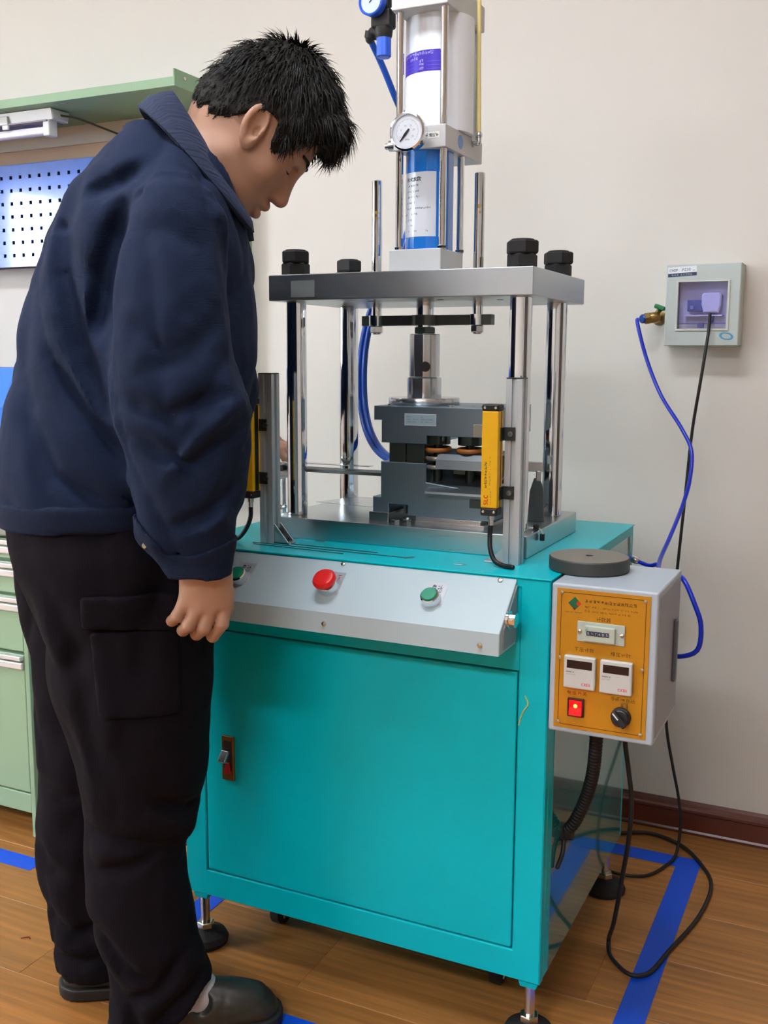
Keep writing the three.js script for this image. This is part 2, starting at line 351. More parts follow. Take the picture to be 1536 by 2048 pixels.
  for (const [x, z, tall] of [[-1.006, -1.715, 1], [-0.559, -1.713, 1], [-1.002, -1.925, 1], [-0.557, -1.925, 1]]) {
    const c = part(press, 'column', pillar(x, z, 0.848, 1.256, 0.0193, 48), M.chrome);
    const bt = tall ? 1.327 : 1.303;
    if (tall) part(c, 'collar_nut', hex(0.0268, 0.024, [x, 1.303, z], [0, 1, 0], 0.1), M.blackMatt);
    part(c, 'cap_nut', [hex(0.0285, 0.022, [x, bt, z], [0, 1, 0], 0.5), pillar(x, z, bt + 0.02, bt + 0.0245, 0.02, 32)], M.blackMatt);
  }
  // lettering left on the front of the top plate
  part(tp, 'worn_sticker', sheet(0.05, 0.03, [-0.965, 1.276, -1.6696]), mat(0xa9b4b4, 0.6, 0.8));

  // ram, crossbar and guide rods
  const RZ = -1.815;
  const ram = part(press, 'ram', pillar(CX, RZ, 1.19, 1.258, 0.0168, 40), M.chrome);
  part(ram, 'coupling', [lathe([[0, 1.116], [0.0285, 1.116], [0.0288, 1.118], [0.0288, 1.1945], [0.0275, 1.196], [0, 1.196]], 48, CX, RZ)], M.satin);
  part(ram, 'coupling_hole', disc(0.0095, 0.004, [CX + 0.013, 1.135, RZ + 0.0268], [0.43, 0, 0.9], 20, 0.0004), M.black);
  part(ram, 'lower_collar', lathe([[0, 1.075], [0.0322, 1.075], [0.0326, 1.077], [0.0326, 1.113], [0.031, 1.115], [0, 1.115]], 48, CX, RZ), M.satin);
  part(ram, 'flange', lathe([[0, 1.064], [0.0675, 1.064], [0.068, 1.0655], [0.068, 1.075], [0.067, 1.0765], [0, 1.0765]], 56, CX, RZ), M.satin);
  part(ram, 'ram_nut', hex(0.022, 0.012, [CX, 1.197, RZ], [0, 1, 0], 0.4), M.darkSteel);
  const bar = part(press, 'crossbar', [bx(-0.915, -0.648, 1.2125, 1.2315, RZ - 0.016, RZ + 0.004, 0.0012), lathe([[0.0168, 1.2125], [0.027, 1.2125], [0.027, 1.2315], [0.0168, 1.2315]], 40, CX, RZ - 0.003)], M.darkSteel, 'dark steel crossbar');
  for (const x of [-0.886, -0.6775]) {
    const r = part(press, 'guide_rod', pillar(x, RZ - 0.004, 1.205, 1.485, 0.0098, 32), M.chrome);
    part(r, 'bolt', [hex(0.0125, 0.013, [x, 1.199, RZ - 0.004], [0, 1, 0], 0.2), pillar(x, RZ - 0.004, 1.196, 1.2, 0.0085, 24)], M.satin);
    part(r, 'clamp_collar', lathe([[0.0098, 1.2125], [0.0142, 1.2125], [0.0142, 1.2318], [0.0098, 1.2318]], 32, x, RZ - 0.0005), M.chrome);
    part(r, 'grease_smear', [disc(0.0035, 0.0006, [x + 0.003, 1.425, RZ + 0.0053], [0.2, 0, 1], 14, 0.0002).scale(1, 1, 1), disc(0.0025, 0.0006, [x + 0.004, 1.415, RZ + 0.005], [0.3, 0, 1], 12, 0.0002)], mat(0x9a7430, 0.5), 'brown grease');
  }

  // booster cylinder
  const cy = part(press, 'cylinder_base', bx(-0.833, -0.729, 1.303, 1.349, -1.872, -1.76, 0.002), M.aluPaint);
  const blue = part(press, 'lower_cylinder', lathe([[0, 1.349], [0.0445, 1.349], [0.0445, 1.5265], [0, 1.5265]], 56, -0.7765, -1.817), M.bluePaint, 'blue lower cylinder');
  const wrap = (r, y0, y1, x, z, a0, a1, m, name, parent, label) => {
    const g = new THREE.CylinderGeometry(r, r, y1 - y0, 40, 1, true, a0, a1 - a0).translate(x, (y0 + y1) / 2, z);
    return part(parent, name, g, m, label);
  };
  wrap(0.0448, 1.372, 1.487, -0.7765, -1.817, -1.5, 0.68, printed(420, 520, (g, w, h) => {
    g.fillStyle = '#d3dae3'; g.fillRect(0, 0, w, h);
    glyphs(g, '技术参数', 150, 40, 32, '#27303a', 1.2, 0.16);
    const rows = [[[170, 110]], [[40, 40], [150, 150]], [[40, 40], [160, 130]], [[40, 60], [150, 90]], [[40, 70], [150, 60], [250, 130]], [[40, 130], [210, 70]], [[40, 80], [160, 60]], [[40, 30], [200, 30]], [[40, 50], [160, 20], [230, 40], [340, 20]]];
    rows.forEach((r, i) => r.forEach(([x, l]) => scribble(g, x, 96 + i * 46, l, 20, '#4a5560')));
  }, 0.3, { clearcoat: 0.4 }), 'data_sticker', blue, 'white data sticker');
  const mid = part(press, 'middle_block', bx(-0.828, -0.7245, 1.5255, 1.5655, -1.955, -1.766, 0.002), M.aluPaint);
  part(mid, 'round_emblem', disc(0.0125, 0.0006, [-0.7245, 1.546, -1.838], [1, 0, 0], 32, 0.0001), mat(0x6f93d8, 0.4), 'round pale blue emblem');
  part(mid, 'port_label', sheet(0.022, 0.011, [-0.7475, 1.5475, -1.7655]), printed(128, 64, (g, w, h) => { g.fillStyle = '#e6e8e2'; g.fillRect(0, 0, w, h); glyphs(g, '增压口', 10, 16, 32, '#30343a', 1.15, 0.15); }));
  part(mid, 'plug', turned([[0, 0], [0.01, 0], [0.01, 0.012], [0.006, 0.013], [0.006, 0.02], [0, 0.02]], [-0.828, 1.537, -1.778], [-1, 0, 0]), M.satin);
  const upper = part(press, 'upper_cylinder', lathe([[0, 1.5655], [0.064, 1.5655], [0.064, 1.769], [0, 1.769]], 64, -0.777, -1.862), M.white, 'white upper cylinder');
  wrap(0.0643, 1.667, 1.704, -0.777, -1.862, -1.3, 0.5, printed(560, 160, (g, w, h) => {
    g.fillStyle = '#3416b8'; g.fillRect(0, 0, w, h);
    glyphs(g, '国国国国国国国国国国国国国', 100, 8, 26, '#c4c4f2', 1.1, 0.09); glyphs(g, '国国国国', 210, 42, 24, '#c4c4f2', 1.1, 0.09);
    for (let i = 0; i < 3; i++) { glyphs(g, '国国', 330, 66 + i * 28, 22, '#d4d4f6', 1.1, 0.1); g.fillStyle = '#7a6ee0'; g.fillRect(410, 86 + i * 28, 130, 2); glyphs(g, '国国', 60, 70 + i * 28, 20, '#9a98ea', 1.3, 0.1); g.fillRect(130, 88 + i * 28, 130, 2); }
  }), 'name_sticker', upper, 'violet name sticker');
  part(press, 'top_block', bx(-0.833, -0.724, 1.768, 1.814, -1.955, -1.766, 0.002), M.aluPaint);
  for (const [x, z, xx] of [[-0.8195, -1.777, 0], [-0.7335, -1.777, 0], [-0.8195, -1.94, 0], [-0.7335, -1.94, 0]]) {
    const b = z < -1.9 ? -1.865 : z;
    part(press, 'tie_rod', pillar(x, z, 1.565, 1.767, 0.0068, 24), M.chrome);
    part(press, 'tie_rod', [pillar(x, b, 1.348, 1.526, 0.0068, 24), hex(0.009, 0.006, [x, 1.349, b], [0, 1, 0])], M.chrome);
  }
  // pressure gauge
  const gz = -1.722, gx = -0.779, gy = 1.547;
  const ga = part(press, 'pressure_gauge', [turned([[0, -0.03], [0.006, -0.03], [0.007, 0], [0.0295, 0.001], [0.031, 0.004], [0.031, 0.019], [0.0335, 0.021], [0.0335, 0.026], [0.03, 0.0275], [0.0285, 0.0245]], [gx, gy, gz - 0.022], [0, 0, 1], 48)], M.chrome, 'chrome cased round gauge');
  part(ga, 'dial', turned([[0, 0], [0.0288, 0]], [gx, gy, gz + 0.0012], [0, 0, 1], 40), mat(0xd9dee6, 0.4));
  part(ga, 'dial_print', sheet(0.05, 0.05, [gx, gy, gz + 0.0017]), printed(256, 256, (g, w) => {
    g.fillStyle = '#d9dee6'; g.fillRect(0, 0, w, w); g.strokeStyle = '#4a525c'; g.lineWidth = 2;
    for (let i = 0; i <= 50; i++) { const a = Math.PI * (0.75 + 1.5 * i / 50), l = i % 5 ? 8 : 16; g.beginPath(); g.moveTo(128 + Math.cos(a) * 112, 128 + Math.sin(a) * 112); g.lineTo(128 + Math.cos(a) * (112 - l), 128 + Math.sin(a) * (112 - l)); g.stroke(); }
    g.fillStyle = '#5a626c'; g.font = '22px sans-serif'; g.textAlign = 'center';
    [['0', -95, 62], ['5', -82, -18], ['10', -30, -64], ['15', 42, -64], ['20', 84, -14], ['25', 70, 62]].forEach(([s, x, y]) => g.fillText(s, 128 + x * 0.75, 134 + y * 0.75)); g.fillText('MPa', 128, 205);
  }));
  part(ga, 'needle', prism([[-0.0012, 0.0055], [0.0012, 0.0055], [0.0022, -0.006], [0.0005, -0.0215], [-0.0005, -0.0215], [-0.0022, -0.006]], 0, 0.0008, 0).rotateZ(-0.7).translate(gx, gy, gz + 0.0025), M.black);
  part(ga, 'glass', turned([[0, 0], [0.029, 0]], [gx, gy, gz + 0.0042], [0, 0, 1], 40), mat(0xffffff, 0.03, 0, { transmission: 1, thickness: 0 }));
  // oil level tube
  const sight = part(press, 'level_tube', tube([[-0.716, 1.86, -1.9], [-0.714, 1.7, -1.9], [-0.7115, 1.573, -1.9]], 0.0042, 12), M.tubeYellow, 'yellowish level tube');
  part(sight, 'elbow_fitting', [tube([[-0.7245, 1.5545, -1.9], [-0.712, 1.555, -1.9], [-0.7115, 1.566, -1.9]], 0.0045, 10), new THREE.SphereGeometry(0.0072, 16, 12).translate(-0.7115, 1.569, -1.9), disc(0.0065, 0.005, [-0.7245, 1.5545, -1.9], [1, 0, 0], 16)], M.satin);
}

// ---------------------------------------------------------------- air regulator by the top block
{
  const t = thing('air_regulator', 'small blue and black air regulator with gauge beside the white cylinder top', 'regulator', [-0.862, 1.69, -1.8]);
  part(t, 'body', [bx(-0.885, -0.845, 1.75, 1.783, -1.815, -1.785, 0.005, 2), bx(-0.878, -0.85, 1.78, 1.81, -1.812, -1.788, 0.004, 2), turned([[0, 0], [0.017, 0], [0.0155, 0.014], [0.0135, 0.018], [0, 0.018]], [-0.864, 1.752, -1.8], [0, -1, 0], 24)], mat(0x1d1c1a, 0.5));
  part(t, 'bowl', turned([[0, 0], [0.0135, 0], [0.0135, 0.034], [0.011, 0.0365], [0, 0.037]], [-0.864, 1.7365, -1.8], [0, -1, 0], 32), M.bluePlastic, 'blue bowl');
  part(t, 'knob', [turned([[0, 0], [0.018, 0], [0.018, 0.03], [0.016, 0.033], [0, 0.033]], [-0.864, 1.81, -1.8], [0, 1, 0], 32)], M.bluePlastic);
  const ga = part(t, 'gauge', turned([[0, -0.018], [0.006, -0.018], [0.0245, -0.016], [0.0255, 0], [0.0235, 0.0015], [0.0205, -0.002]], [-0.876, 1.792, -1.768], [-0.1, 0, 1], 36), M.bluePlastic);
  part(ga, 'dial', turned([[0, 0], [0.0206, 0]], [-0.8761, 1.792, -1.7695], [-0.1, 0, 1], 30), mat(0xb8c6dc, 0.3));
  part(ga, 'needle', prism(rect(-0.0007, 0.0007, -0.004, 0.012), 0, 0.0006, 0).rotateZ(-0.8).translate(-0.8761, 1.792, -1.7688), M.black);
  part(t, 'elbow_fitting', [tube([[-0.884, 1.752, -1.83], [-0.9, 1.763, -1.845], [-0.914, 1.765, -1.853], [-0.921, 1.755, -1.857]], 0.009, 12), turned([[0, 0], [0.0125, 0], [0.0125, 0.012], [0.011, 0.014], [0, 0.014]], [-0.916, 1.768, -1.855], [-0.3, -1, -0.2], 20), tube([[-0.87, 1.75, -1.81], [-0.89, 1.756, -1.835]], 0.008, 12)], M.black);
  part(t, 'outlet_pipe', tube([[-0.85, 1.782, -1.805], [-0.829, 1.784, -1.812]], 0.0075, 12), M.satin);
}

// ---------------------------------------------------------------- die set between ram and base plate
{
  const t = thing('die_set', 'two-part steel stamping die clamped between the ram flange and the base plate', 'die', [-0.72, 0.848, -1.8]);
  const zf = -1.71, zb = -1.915;
  const us = part(t, 'upper_shoe', prism([[-0.838, 1.0635], [-0.838, 1.0375], [-0.8225, 1.0375], [-0.8225, 0.996], [-0.7315, 0.996], [-0.7315, 1.0115], [-0.6, 1.0115], [-0.6, 1.0635]], zb, zf, 0.0012), M.dieSteel);
  part(us, 'nameplate', bx(-0.7755, -0.7125, 1.029, 1.051, zf - 0.0005, zf + 0.0008, 0.0004), mat(0x9fb0ba, 0.5, 0.3));
  part(us, 'nameplate_print', sheet(0.0622, 0.0212, [-0.744, 1.04, zf + 0.001]), printed(320, 110, (g, w, h) => { g.fillStyle = '#8fa6b2'; g.fillRect(0, 0, w, h); g.strokeStyle = '#b8c8d0'; g.lineWidth = 5; g.strokeRect(3, 3, w - 6, h - 6); scribble(g, 26, 22, 30, 13, '#44546a'); scribble(g, 26, 46, 110, 13, '#5a6c7c'); scribble(g, 26, 70, 90, 13, '#5a6c7c'); scribble(g, 168, 22, 20, 13, '#5a6c7c'); scribble(g, 168, 46, 120, 13, '#5a6c7c'); scribble(g, 168, 70, 120, 13, '#5a6c7c'); }));
  part(us, 'stop_block', bx(-0.64, -0.602, 1.0125, 1.035, zf - 0.001, zf + 0.006, 0.001), mat(0x9d9a8e, 0.45, 0.6));
  part(us, 'pin', pillar(-0.703, -1.72, 1.002, 1.012, 0.0032, 14), M.darkSteel);
  for (const x of [-0.815, -0.695, -0.63]) part(us, 'cap_screw', [disc(0.006, 0.003, [x, 1.0635, -1.735], [0, 1, 0], 20)], M.satin);
  const gh = part(t, 'guide_post_housing', [bx(-0.808, -0.775, 0.955, 0.998, -1.76, zf - 0.004, 0.001), bx(-0.773, -0.737, 0.955, 0.998, -1.76, zf - 0.004, 0.001)], mat(0x46504c, 0.4, 0.9));
  for (const [x, z] of [[-0.72, -1.738], [-0.657, -1.738]]) {
    const post = part(t, 'guide_post', [pillar(x, z, 0.9, 1.0125, 0.0085, 24), pillar(x, z, 0.995, 1.012, 0.0225, 32)], mat(0x39423f, 0.35, 0.9));
    for (let k = 0; k < (x < -0.7 ? 3 : 2); k++) part(post, 'spring_ring', new THREE.TorusGeometry(0.0215, 0.0042, 10, 36).rotateX(Math.PI / 2 + 0.06).translate(x, 0.986 - k * 0.0155, z), x < -0.7 && k ? mat(0x9a8f86, 0.35, 0.7) : M.orangeSpring, x < -0.7 && k ? undefined : 'orange spring ring');
  }
  const ls = part(t, 'lower_shoe', [
    prism([[-0.8235, 0.9605], [-0.8235, 0.894], [-0.84, 0.894], [-0.84, 0.8675], [-0.807, 0.8675], [-0.807, 0.882], [-0.768, 0.882], [-0.768, 0.862], [-0.605, 0.862], [-0.605, 0.912], [-0.7315, 0.926], [-0.7315, 0.9605]], zb, zf, 0.0012)], M.dieSteel);
  part(ls, 'side_screw', [disc(0.003, 0.0008, [-0.7315, 0.945, -1.735], [1, 0, 0], 12, 0.0002), disc(0.003, 0.0008, [-0.7315, 0.945, -1.755], [1, 0, 0], 12, 0.0002)], M.black);
  part(ls, 'rib', bx(-0.79, -0.785, 0.86, 0.884, -1.77, -1.74, 0.0008), M.darkSteel);
  // bent sheet being formed, and the sloping chute under it
  part(t, 'bent_plate', prismX([[-1.714, 0.966], [-1.709, 0.952], [-1.7055, 0.9525], [-1.709, 0.969], [-1.719, 0.979], [-1.79, 0.983], [-1.79, 0.979], [-1.722, 0.975]], -0.712, -0.6, 0.0006), mat(0x98a3a9, 0.36, 1));
  part(t, 'chute', prismX([[-1.693, 0.912], [-1.692, 0.908], [-1.775, 0.94], [-1.777, 0.944]], -0.727, -0.6, 0.0005), mat(0x9fabb1, 0.42, 1));
  part(t, 'forming_block', bx(-0.7, -0.6, 0.925, 0.975, -1.83, -1.762, 0.002), M.darkSteel);
  part(t, 'clamp_strip', bx(-0.645, -0.605, 0.885, 0.9, zf - 0.001, zf + 0.004, 0.0008), mat(0x4d5a5c, 0.4, 0.9));
  // parallels on the base plate
  part(t, 'riser', bx(-0.838, -0.798, 0.848, 0.868, zb, zf + 0.02, 0.001), M.satin);
  part(t, 'riser', [bx(-0.746, -0.612, 0.848, 0.856, zb, zf + 0.016, 0.001), bx(-0.746, -0.62, 0.8555, 0.8635, zb, zf + 0.012, 0.001)], M.satin);
  part(t, 'clamp_bolt', [hex(0.009, 0.007, [-0.788, 0.848, -1.7], [0, 1, 0]), hex(0.008, 0.008, [-0.765, 0.848, -1.702], [0, 1, 0]), pillar(-0.765, -1.702, 0.855, 0.86, 0.004, 16)], M.chrome);
}

// ---------------------------------------------------------------- safety light curtains on aluminium posts
function lightCurtain(px, pz, h, bx0, bz1, side, label) {
  const t = thing('light_curtain', label, 'safety sensor', [px + 0.014, TOP, pz - 0.014], 'safety light curtains');
  const s = 0.028, y0 = TOP, y1 = h, c = px + s / 2, k = pz - s / 2, g = 0.004, e = s / 2;
  // slotted aluminium profile
  const o = [[-e, -e], [-g, -e], [-g, -e + 0.005], [g, -e + 0.005], [g, -e], [e, -e], [e, -g], [e - 0.005, -g], [e - 0.005, g], [e, g], [e, e], [g, e], [g, e - 0.005], [-g, e - 0.005], [-g, e], [-e, e], [-e, g], [-e + 0.005, g], [-e + 0.005, -g], [-e, -g]];
  part(t, 'post', prism(o, y0, y1, 0.0004).rotateX(-Math.PI / 2).translate(c, 0, k), mat(0xb9c4ca, 0.42, 0.45));
  part(t, 'end_cap', bx(px, px + s, y1, y1 + 0.002, pz - s, pz, 0.0008), M.black);
  const foot = part(t, 'base_bracket', side > 0 ? [prism([[px - 0.032, TOP], [px, TOP], [px, TOP + 0.03], [px - 0.003, TOP + 0.03]], pz - 0.024, pz - 0.02, 0.0003), bx(px - 0.034, px, TOP, TOP + 0.003, pz - 0.026, pz - 0.002, 0.0006)]
    : [prism([[px + s, TOP], [px + s + 0.034, TOP], [px + s + 0.003, TOP + 0.036], [px + s, TOP + 0.036]], pz - 0.026, pz - 0.023, 0.0003), prism([[px + s, TOP], [px + s + 0.034, TOP], [px + s + 0.003, TOP + 0.036], [px + s, TOP + 0.036]], pz - 0.005, pz - 0.002, 0.0003), bx(px + s, px + s + 0.034, TOP, TOP + 0.003, pz - 0.026, pz - 0.002, 0.0006)], M.alu);
  if (side < 0) part(foot, 'screw', [hex(0.006, 0.006, [px + s + 0.02, TOP + 0.003, pz - 0.014], [0, 1, 0]), hex(0.006, 0.006, [px + s, TOP + 0.022, pz - 0.014], [1, 0, 0])], M.black);
  // yellow sensor bar
  const b0 = bx0, b1 = bx0 + 0.0285, z1 = bz1, z0 = bz1 - 0.026, ya = 0.906, yb = 1.066, inner = side > 0 ? b0 : b1, outer = side > 0 ? b1 : b0;
  const bar = part(t, 'sensor_bar', bx(b0, b1, ya, yb, z0, z1, 0.0022, 2), M.yellow, 'yellow sensor bar');
  part(bar, 'sensing_window', bx(inner - 0.0008, inner + 0.0008, ya + 0.001, yb - 0.001, z0 + 0.007, z1 - 0.007, 0.0004), M.black);
  part(bar, 'mounting_groove', bx(outer - 0.0006, outer + 0.0006, ya + 0.001, yb - 0.001, z0 + 0.009, z1 - 0.013, 0.0003), mat(0x7a4d0a, 0.6));
  part(bar, 'upper_end_cap', [bx(b0 - 0.0005, b1 + 0.0005, yb, yb + 0.011, z0 - 0.0005, z1 + 0.0005, 0.003, 2)], M.black);
  part(bar, 'lower_end_cap', [bx(b0 - 0.0005, b1 + 0.0005, ya - 0.013, ya, z0 - 0.0005, z1 + 0.0005, 0.003, 2)], M.black);
  for (const dx of [0.005, 0.0235]) for (const y of [yb + 0.0055, ya - 0.006]) part(bar, 'cap_screw', disc(0.0022, 0.001, [b0 + dx, y, z1 + 0.0003], [0, 0, 1], 12, 0.0003), M.screw);
  if (side > 0) part(bar, 'bar_print', sheet(0.027, 0.125, [(b0 + b1) / 2, 0.971, z1 + 0.0003]), printed(128, 592, (q, w, h) => {
    q.fillStyle = '#e8b406'; q.fillRect(0, 0, w, h);
    q.save(); q.translate(0, h); q.rotate(-Math.PI / 2);
    q.fillStyle = '#c8280a'; q.font = 'bold 48px sans-serif'; q.fillText('SLC', 12, 58);
    glyphs(q, '国国国国国国国国国', 150, 26, 20, '#5c5208', 1.15, 0.14); scribble(q, 140, 62, 250, 16, '#8a7608'); scribble(q, 14, 74, 110, 12, '#8a7608');
    q.restore();
  }, 0.38));
  // brackets onto the post
  for (const y of [1.028, 0.93]) {
    const br = part(t, 'bracket', [bx(Math.min(outer, c) - (side > 0 ? 0.002 : 0), Math.max(outer, c) + 0.004, y - 0.011, y + 0.011, pz, pz + 0.003, 0.0006), bx(outer - 0.0015, outer + 0.0015, y - 0.011, y + 0.011, z0 - 0.001, z0 + 0.016, 0.0006)], mat(0x23282a, 0.4));
    part(br, 'screw', turned([[0, 0], [0.0045, 0], [0.0045, 0.0035], [0.002, 0.0036], [0.002, 0.002], [0, 0.002]], [c - 0.003 * side, y, pz + 0.003], [0, 0, 1], 14), M.darkSteel);
  }
  part(t, 'cable_gland', [turned([[0, 0], [0.006, 0], [0.006, 0.008], [0.0045, 0.009], [0.0045, 0.018], [0, 0.018]], [(b0 + b1) / 2, ya - 0.012, (z0 + z1) / 2], [0, -1, 0], 16)], M.satin);
  part(t, 'cable', side > 0 ? tube([[(b0 + b1) / 2, 0.878, (z0 + z1) / 2], [-0.566, 0.858, -1.597], [-0.562, 0.835, -1.59], [-0.552, 0.818, -1.585], [-0.535, 0.8125, -1.58], [-0.518, 0.8125, -1.575]], 0.0042, 10)
    : tube([[(b0 + b1) / 2, 0.878, (z0 + z1) / 2], [-1.036, 0.855, -1.592], [-1.046, 0.832, -1.59], [-1.062, 0.8155, -1.59], [-1.08, 0.8125, -1.592], [-1.1, 0.8125, -1.6]], 0.0042, 10), M.cable);
}
lightCurtain(-0.5485, -1.612, 1.118, -0.5785, -1.582, 1, 'yellow safety sensor bar on the aluminium post at the right front of the press');
lightCurtain(-1.0225, -1.604, 1.121, -1.0495, -1.58, -1, 'yellow safety sensor bar on the aluminium post beside the worker');

// ---------------------------------------------------------------- control box on the right flank
{
  const t = thing('control_box', 'grey metal control box with an orange front panel on the press side', 'control box', [-0.352, 0.57, -1.61]);
  const f = -1.515, fp = f + 0.0012;
  part(t, 'housing', [bx(-0.4335, -0.2695, 0.5685, 0.8075, -1.708, f, 0.004, 2)], M.greyBox);
  part(t, 'side_door', bx(-0.27, -0.2685, 0.578, 0.798, -1.698, f - 0.012, 0.0006), mat(0x8f97a3, 0.4));
  part(t, 'side_handle', [bx(-0.269, -0.2625, 0.632, 0.735, -1.664, -1.648, 0.003, 2)], mat(0x5a626b, 0.4), 'dark recessed side handle');
  part(t, 'mounting_bracket', bx(-0.4385, -0.43, 0.6, 0.78, -1.68, -1.56, 0.001), M.greyBox);
  const panelTex = printed(1024, 1600, (g, w, h) => {
    const X = (x) => (x + 0.4245) / 0.1435 * w, Y = (y) => (0.8005 - y) / 0.2235 * h, P = w / 0.1435;
    g.fillStyle = '#bd8414'; g.fillRect(0, 0, w, h);
    for (let i = 0; i < 400; i++) { g.globalAlpha = 0.03; g.fillStyle = rnd() > 0.5 ? '#ffbf40' : '#b87400'; g.beginPath(); g.arc(rnd() * w, rnd() * h, 20 + rnd() * 40, 0, 7); g.fill(); } g.globalAlpha = 1;
    g.strokeStyle = '#4a2c10'; g.lineWidth = 7; const c = 0.0045, a = [-0.4175, -0.2875, 0.7945, 0.583];
    g.beginPath(); [[a[0] + c, a[2]], [a[1] - c, a[2]], [a[1], a[2] - c], [a[1], a[3] + c], [a[1] - c, a[3]], [a[0] + c, a[3]], [a[0], a[3] + c], [a[0], a[2] - c]].forEach(([x, y], i) => (i ? g.lineTo(X(x), Y(y)) : g.moveTo(X(x), Y(y)))); g.closePath(); g.stroke();
    // diamond emblem: green with a red and a dark corner
    const d = (cx, cy, r, col) => { g.fillStyle = col; g.beginPath(); g.moveTo(X(cx), Y(cy + r)); g.lineTo(X(cx + r), Y(cy)); g.lineTo(X(cx), Y(cy - r)); g.lineTo(X(cx - r), Y(cy)); g.fill(); };
    d(-0.3962, 0.7785, 0.0105, '#0f6a48'); d(-0.3903, 0.7785, 0.0044, '#d0381c'); d(-0.3967, 0.7705, 0.0028, '#7a2410');
    scribble(g, X(-0.4115), Y(0.7655), P * 0.028, 18, '#2f5a3c');
    glyphs(g, '国国国国国机国设备有限公司', X(-0.3805), Y(0.7865), P * 0.0048, '#5a3a12', 1.28, 0.16);
    glyphs(g, '电国', X(-0.3805), Y(0.7765), P * 0.0036, '#6a4412'); scribble(g, X(-0.369), Y(0.7765), P * 0.068, 26, '#6a4412');
    glyphs(g, '国国', X(-0.3805), Y(0.77), P * 0.0036, '#6a4412'); scribble(g, X(-0.369), Y(0.77), P * 0.058, 26, '#6a4412');
    glyphs(g, '计数器', X(-0.3615), Y(0.7605), P * 0.0062, '#5a3a12', 1.22);
    glyphs(g, '下压计时', X(-0.3945), Y(0.71), P * 0.0062, '#5a3a12', 1.3);
    glyphs(g, '增压计时', X(-0.338), Y(0.709), P * 0.0062, '#5a3a12', 1.3);
    glyphs(g, '电源开关', X(-0.404), Y(0.639), P * 0.0062, '#5a3a12', 1.35);
    glyphs(g, '手国国自动', X(-0.335), Y(0.6385), P * 0.006, '#5a3a12', 1.25);
  }, 0.35);
  const pl = part(t, 'front_panel', [bx(-0.4245, -0.281, 0.577, 0.8005, f - 0.0005, fp, 0.0005)], mat(0xbd8414, 0.35), 'orange front panel');
  part(pl, 'panel_print', sheet(0.1433, 0.2233, [-0.35275, 0.68875, fp + 0.0002]), panelTex);
  for (const [x, y] of [[-0.4168, 0.7941], [-0.417, 0.6903], [-0.4171, 0.5862], [-0.2893, 0.7922], [-0.2899, 0.6869], [-0.2885, 0.5845]])
    part(pl, 'screw', turned([[0, 0], [0.0034, 0], [0.0031, 0.0016], [0.0016, 0.0025], [0, 0.0026]], [x, y, fp], [0, 0, 1], 14), M.screw);
  // counter
  const ct = part(t, 'counter', [bx(-0.3905, -0.3175, 0.72, 0.752, fp, fp + 0.0025, 0.0008), bx(-0.3785, -0.331, 0.722, 0.7475, fp + 0.002, fp + 0.008, 0.0022, 2)], mat(0xb6c4b8, 0.45), 'pale grey counter');
  part(ct, 'number_window', sheet(0.035, 0.0072, [-0.3572, 0.7358, fp + 0.0083]), printed(300, 62, (g, w, h) => { g.fillStyle = '#1c2033'; g.fillRect(0, 0, w, h); g.fillStyle = '#aab0cc'; g.font = 'bold 50px sans-serif'; [...'017405'].forEach((c, i) => { g.fillText(c, 10 + i * 49, 49); g.fillRect(46 + i * 49, 0, 3, h); }); }));
  part(ct, 'reset_pin', bx(-0.3765, -0.3735, 0.739, 0.744, fp + 0.0075, fp + 0.0105, 0.0006), mat(0x8fae9a, 0.4));
  for (const x of [-0.3865, -0.3213]) part(ct, 'screw', turned([[0, 0], [0.0034, 0], [0.0031, 0.0016], [0.0016, 0.0028], [0, 0.003]], [x, 0.7365, fp + 0.0025], [0, 0, 1], 14), M.screw);
  // two timers
  for (const [x0, y0] of [[-0.4085, 0.6452], [-0.3522, 0.6448]]) {
    const tm = part(t, 'timer', bx(x0, x0 + 0.0495, y0, y0 + 0.052, fp, fp + 0.009, 0.0025, 2), mat(0xc6cac6, 0.42), 'pale grey timer');
    part(tm, 'display', bx(x0 + 0.005, x0 + 0.0445, y0 + 0.0325, y0 + 0.0455, fp + 0.0085, fp + 0.0094, 0.0004), mat(0x1d1117, 0.12));
    part(tm, 'timer_print', sheet(0.044, 0.026, [x0 + 0.0248, y0 + 0.0168, fp + 0.0092]), printed(352, 208, (g, w, h) => {
      g.fillStyle = '#c6cac6'; g.fillRect(0, 0, w, h); g.fillStyle = '#39423f'; g.font = 'bold 26px sans-serif'; g.fillText('XMMC-X', 8, 34); scribble(g, 10, 48, 120, 20, '#8a928e');
      g.fillStyle = '#d0204a'; g.font = 'bold 50px sans-serif'; g.fillText('CXDi', 205, 188);
    }, 0.42));
  }
  // lit rocker switch
  const rk = part(t, 'rocker_switch', bx(-0.402, -0.376, 0.5985, 0.628, fp, fp + 0.004, 0.001), mat(0x2b1416, 0.4));
  part(rk, 'lit_rocker', prismX([[fp + 0.003, 0.6015], [fp + 0.0075, 0.6015], [fp + 0.0045, 0.6135], [fp + 0.006, 0.625], [fp + 0.003, 0.625]], -0.399, -0.379, 0.0005), mat(0xc00812, 0.3, 0, { emissive: 0xff0a10, emissiveIntensity: 0.3 }), 'glowing red rocker');
  part(rk, 'neon', new THREE.SphereGeometry(0.0032, 14, 10).scale(1, 1, 0.4).translate(-0.3887, 0.6165, fp + 0.0058), mat(0xffc060, 0.4, 0, { emissive: 0xffb048, emissiveIntensity: 1.0 }), 'glowing orange lamp');
  { const l = new THREE.PointLight(0xff3020, 0.00025); l.position.set(-0.3887 + 0.352, 0.6165 - 0.57, fp + 0.016 + 1.61); l.castShadow = true; l.shadow.radius = 0.15; t.add(l); }
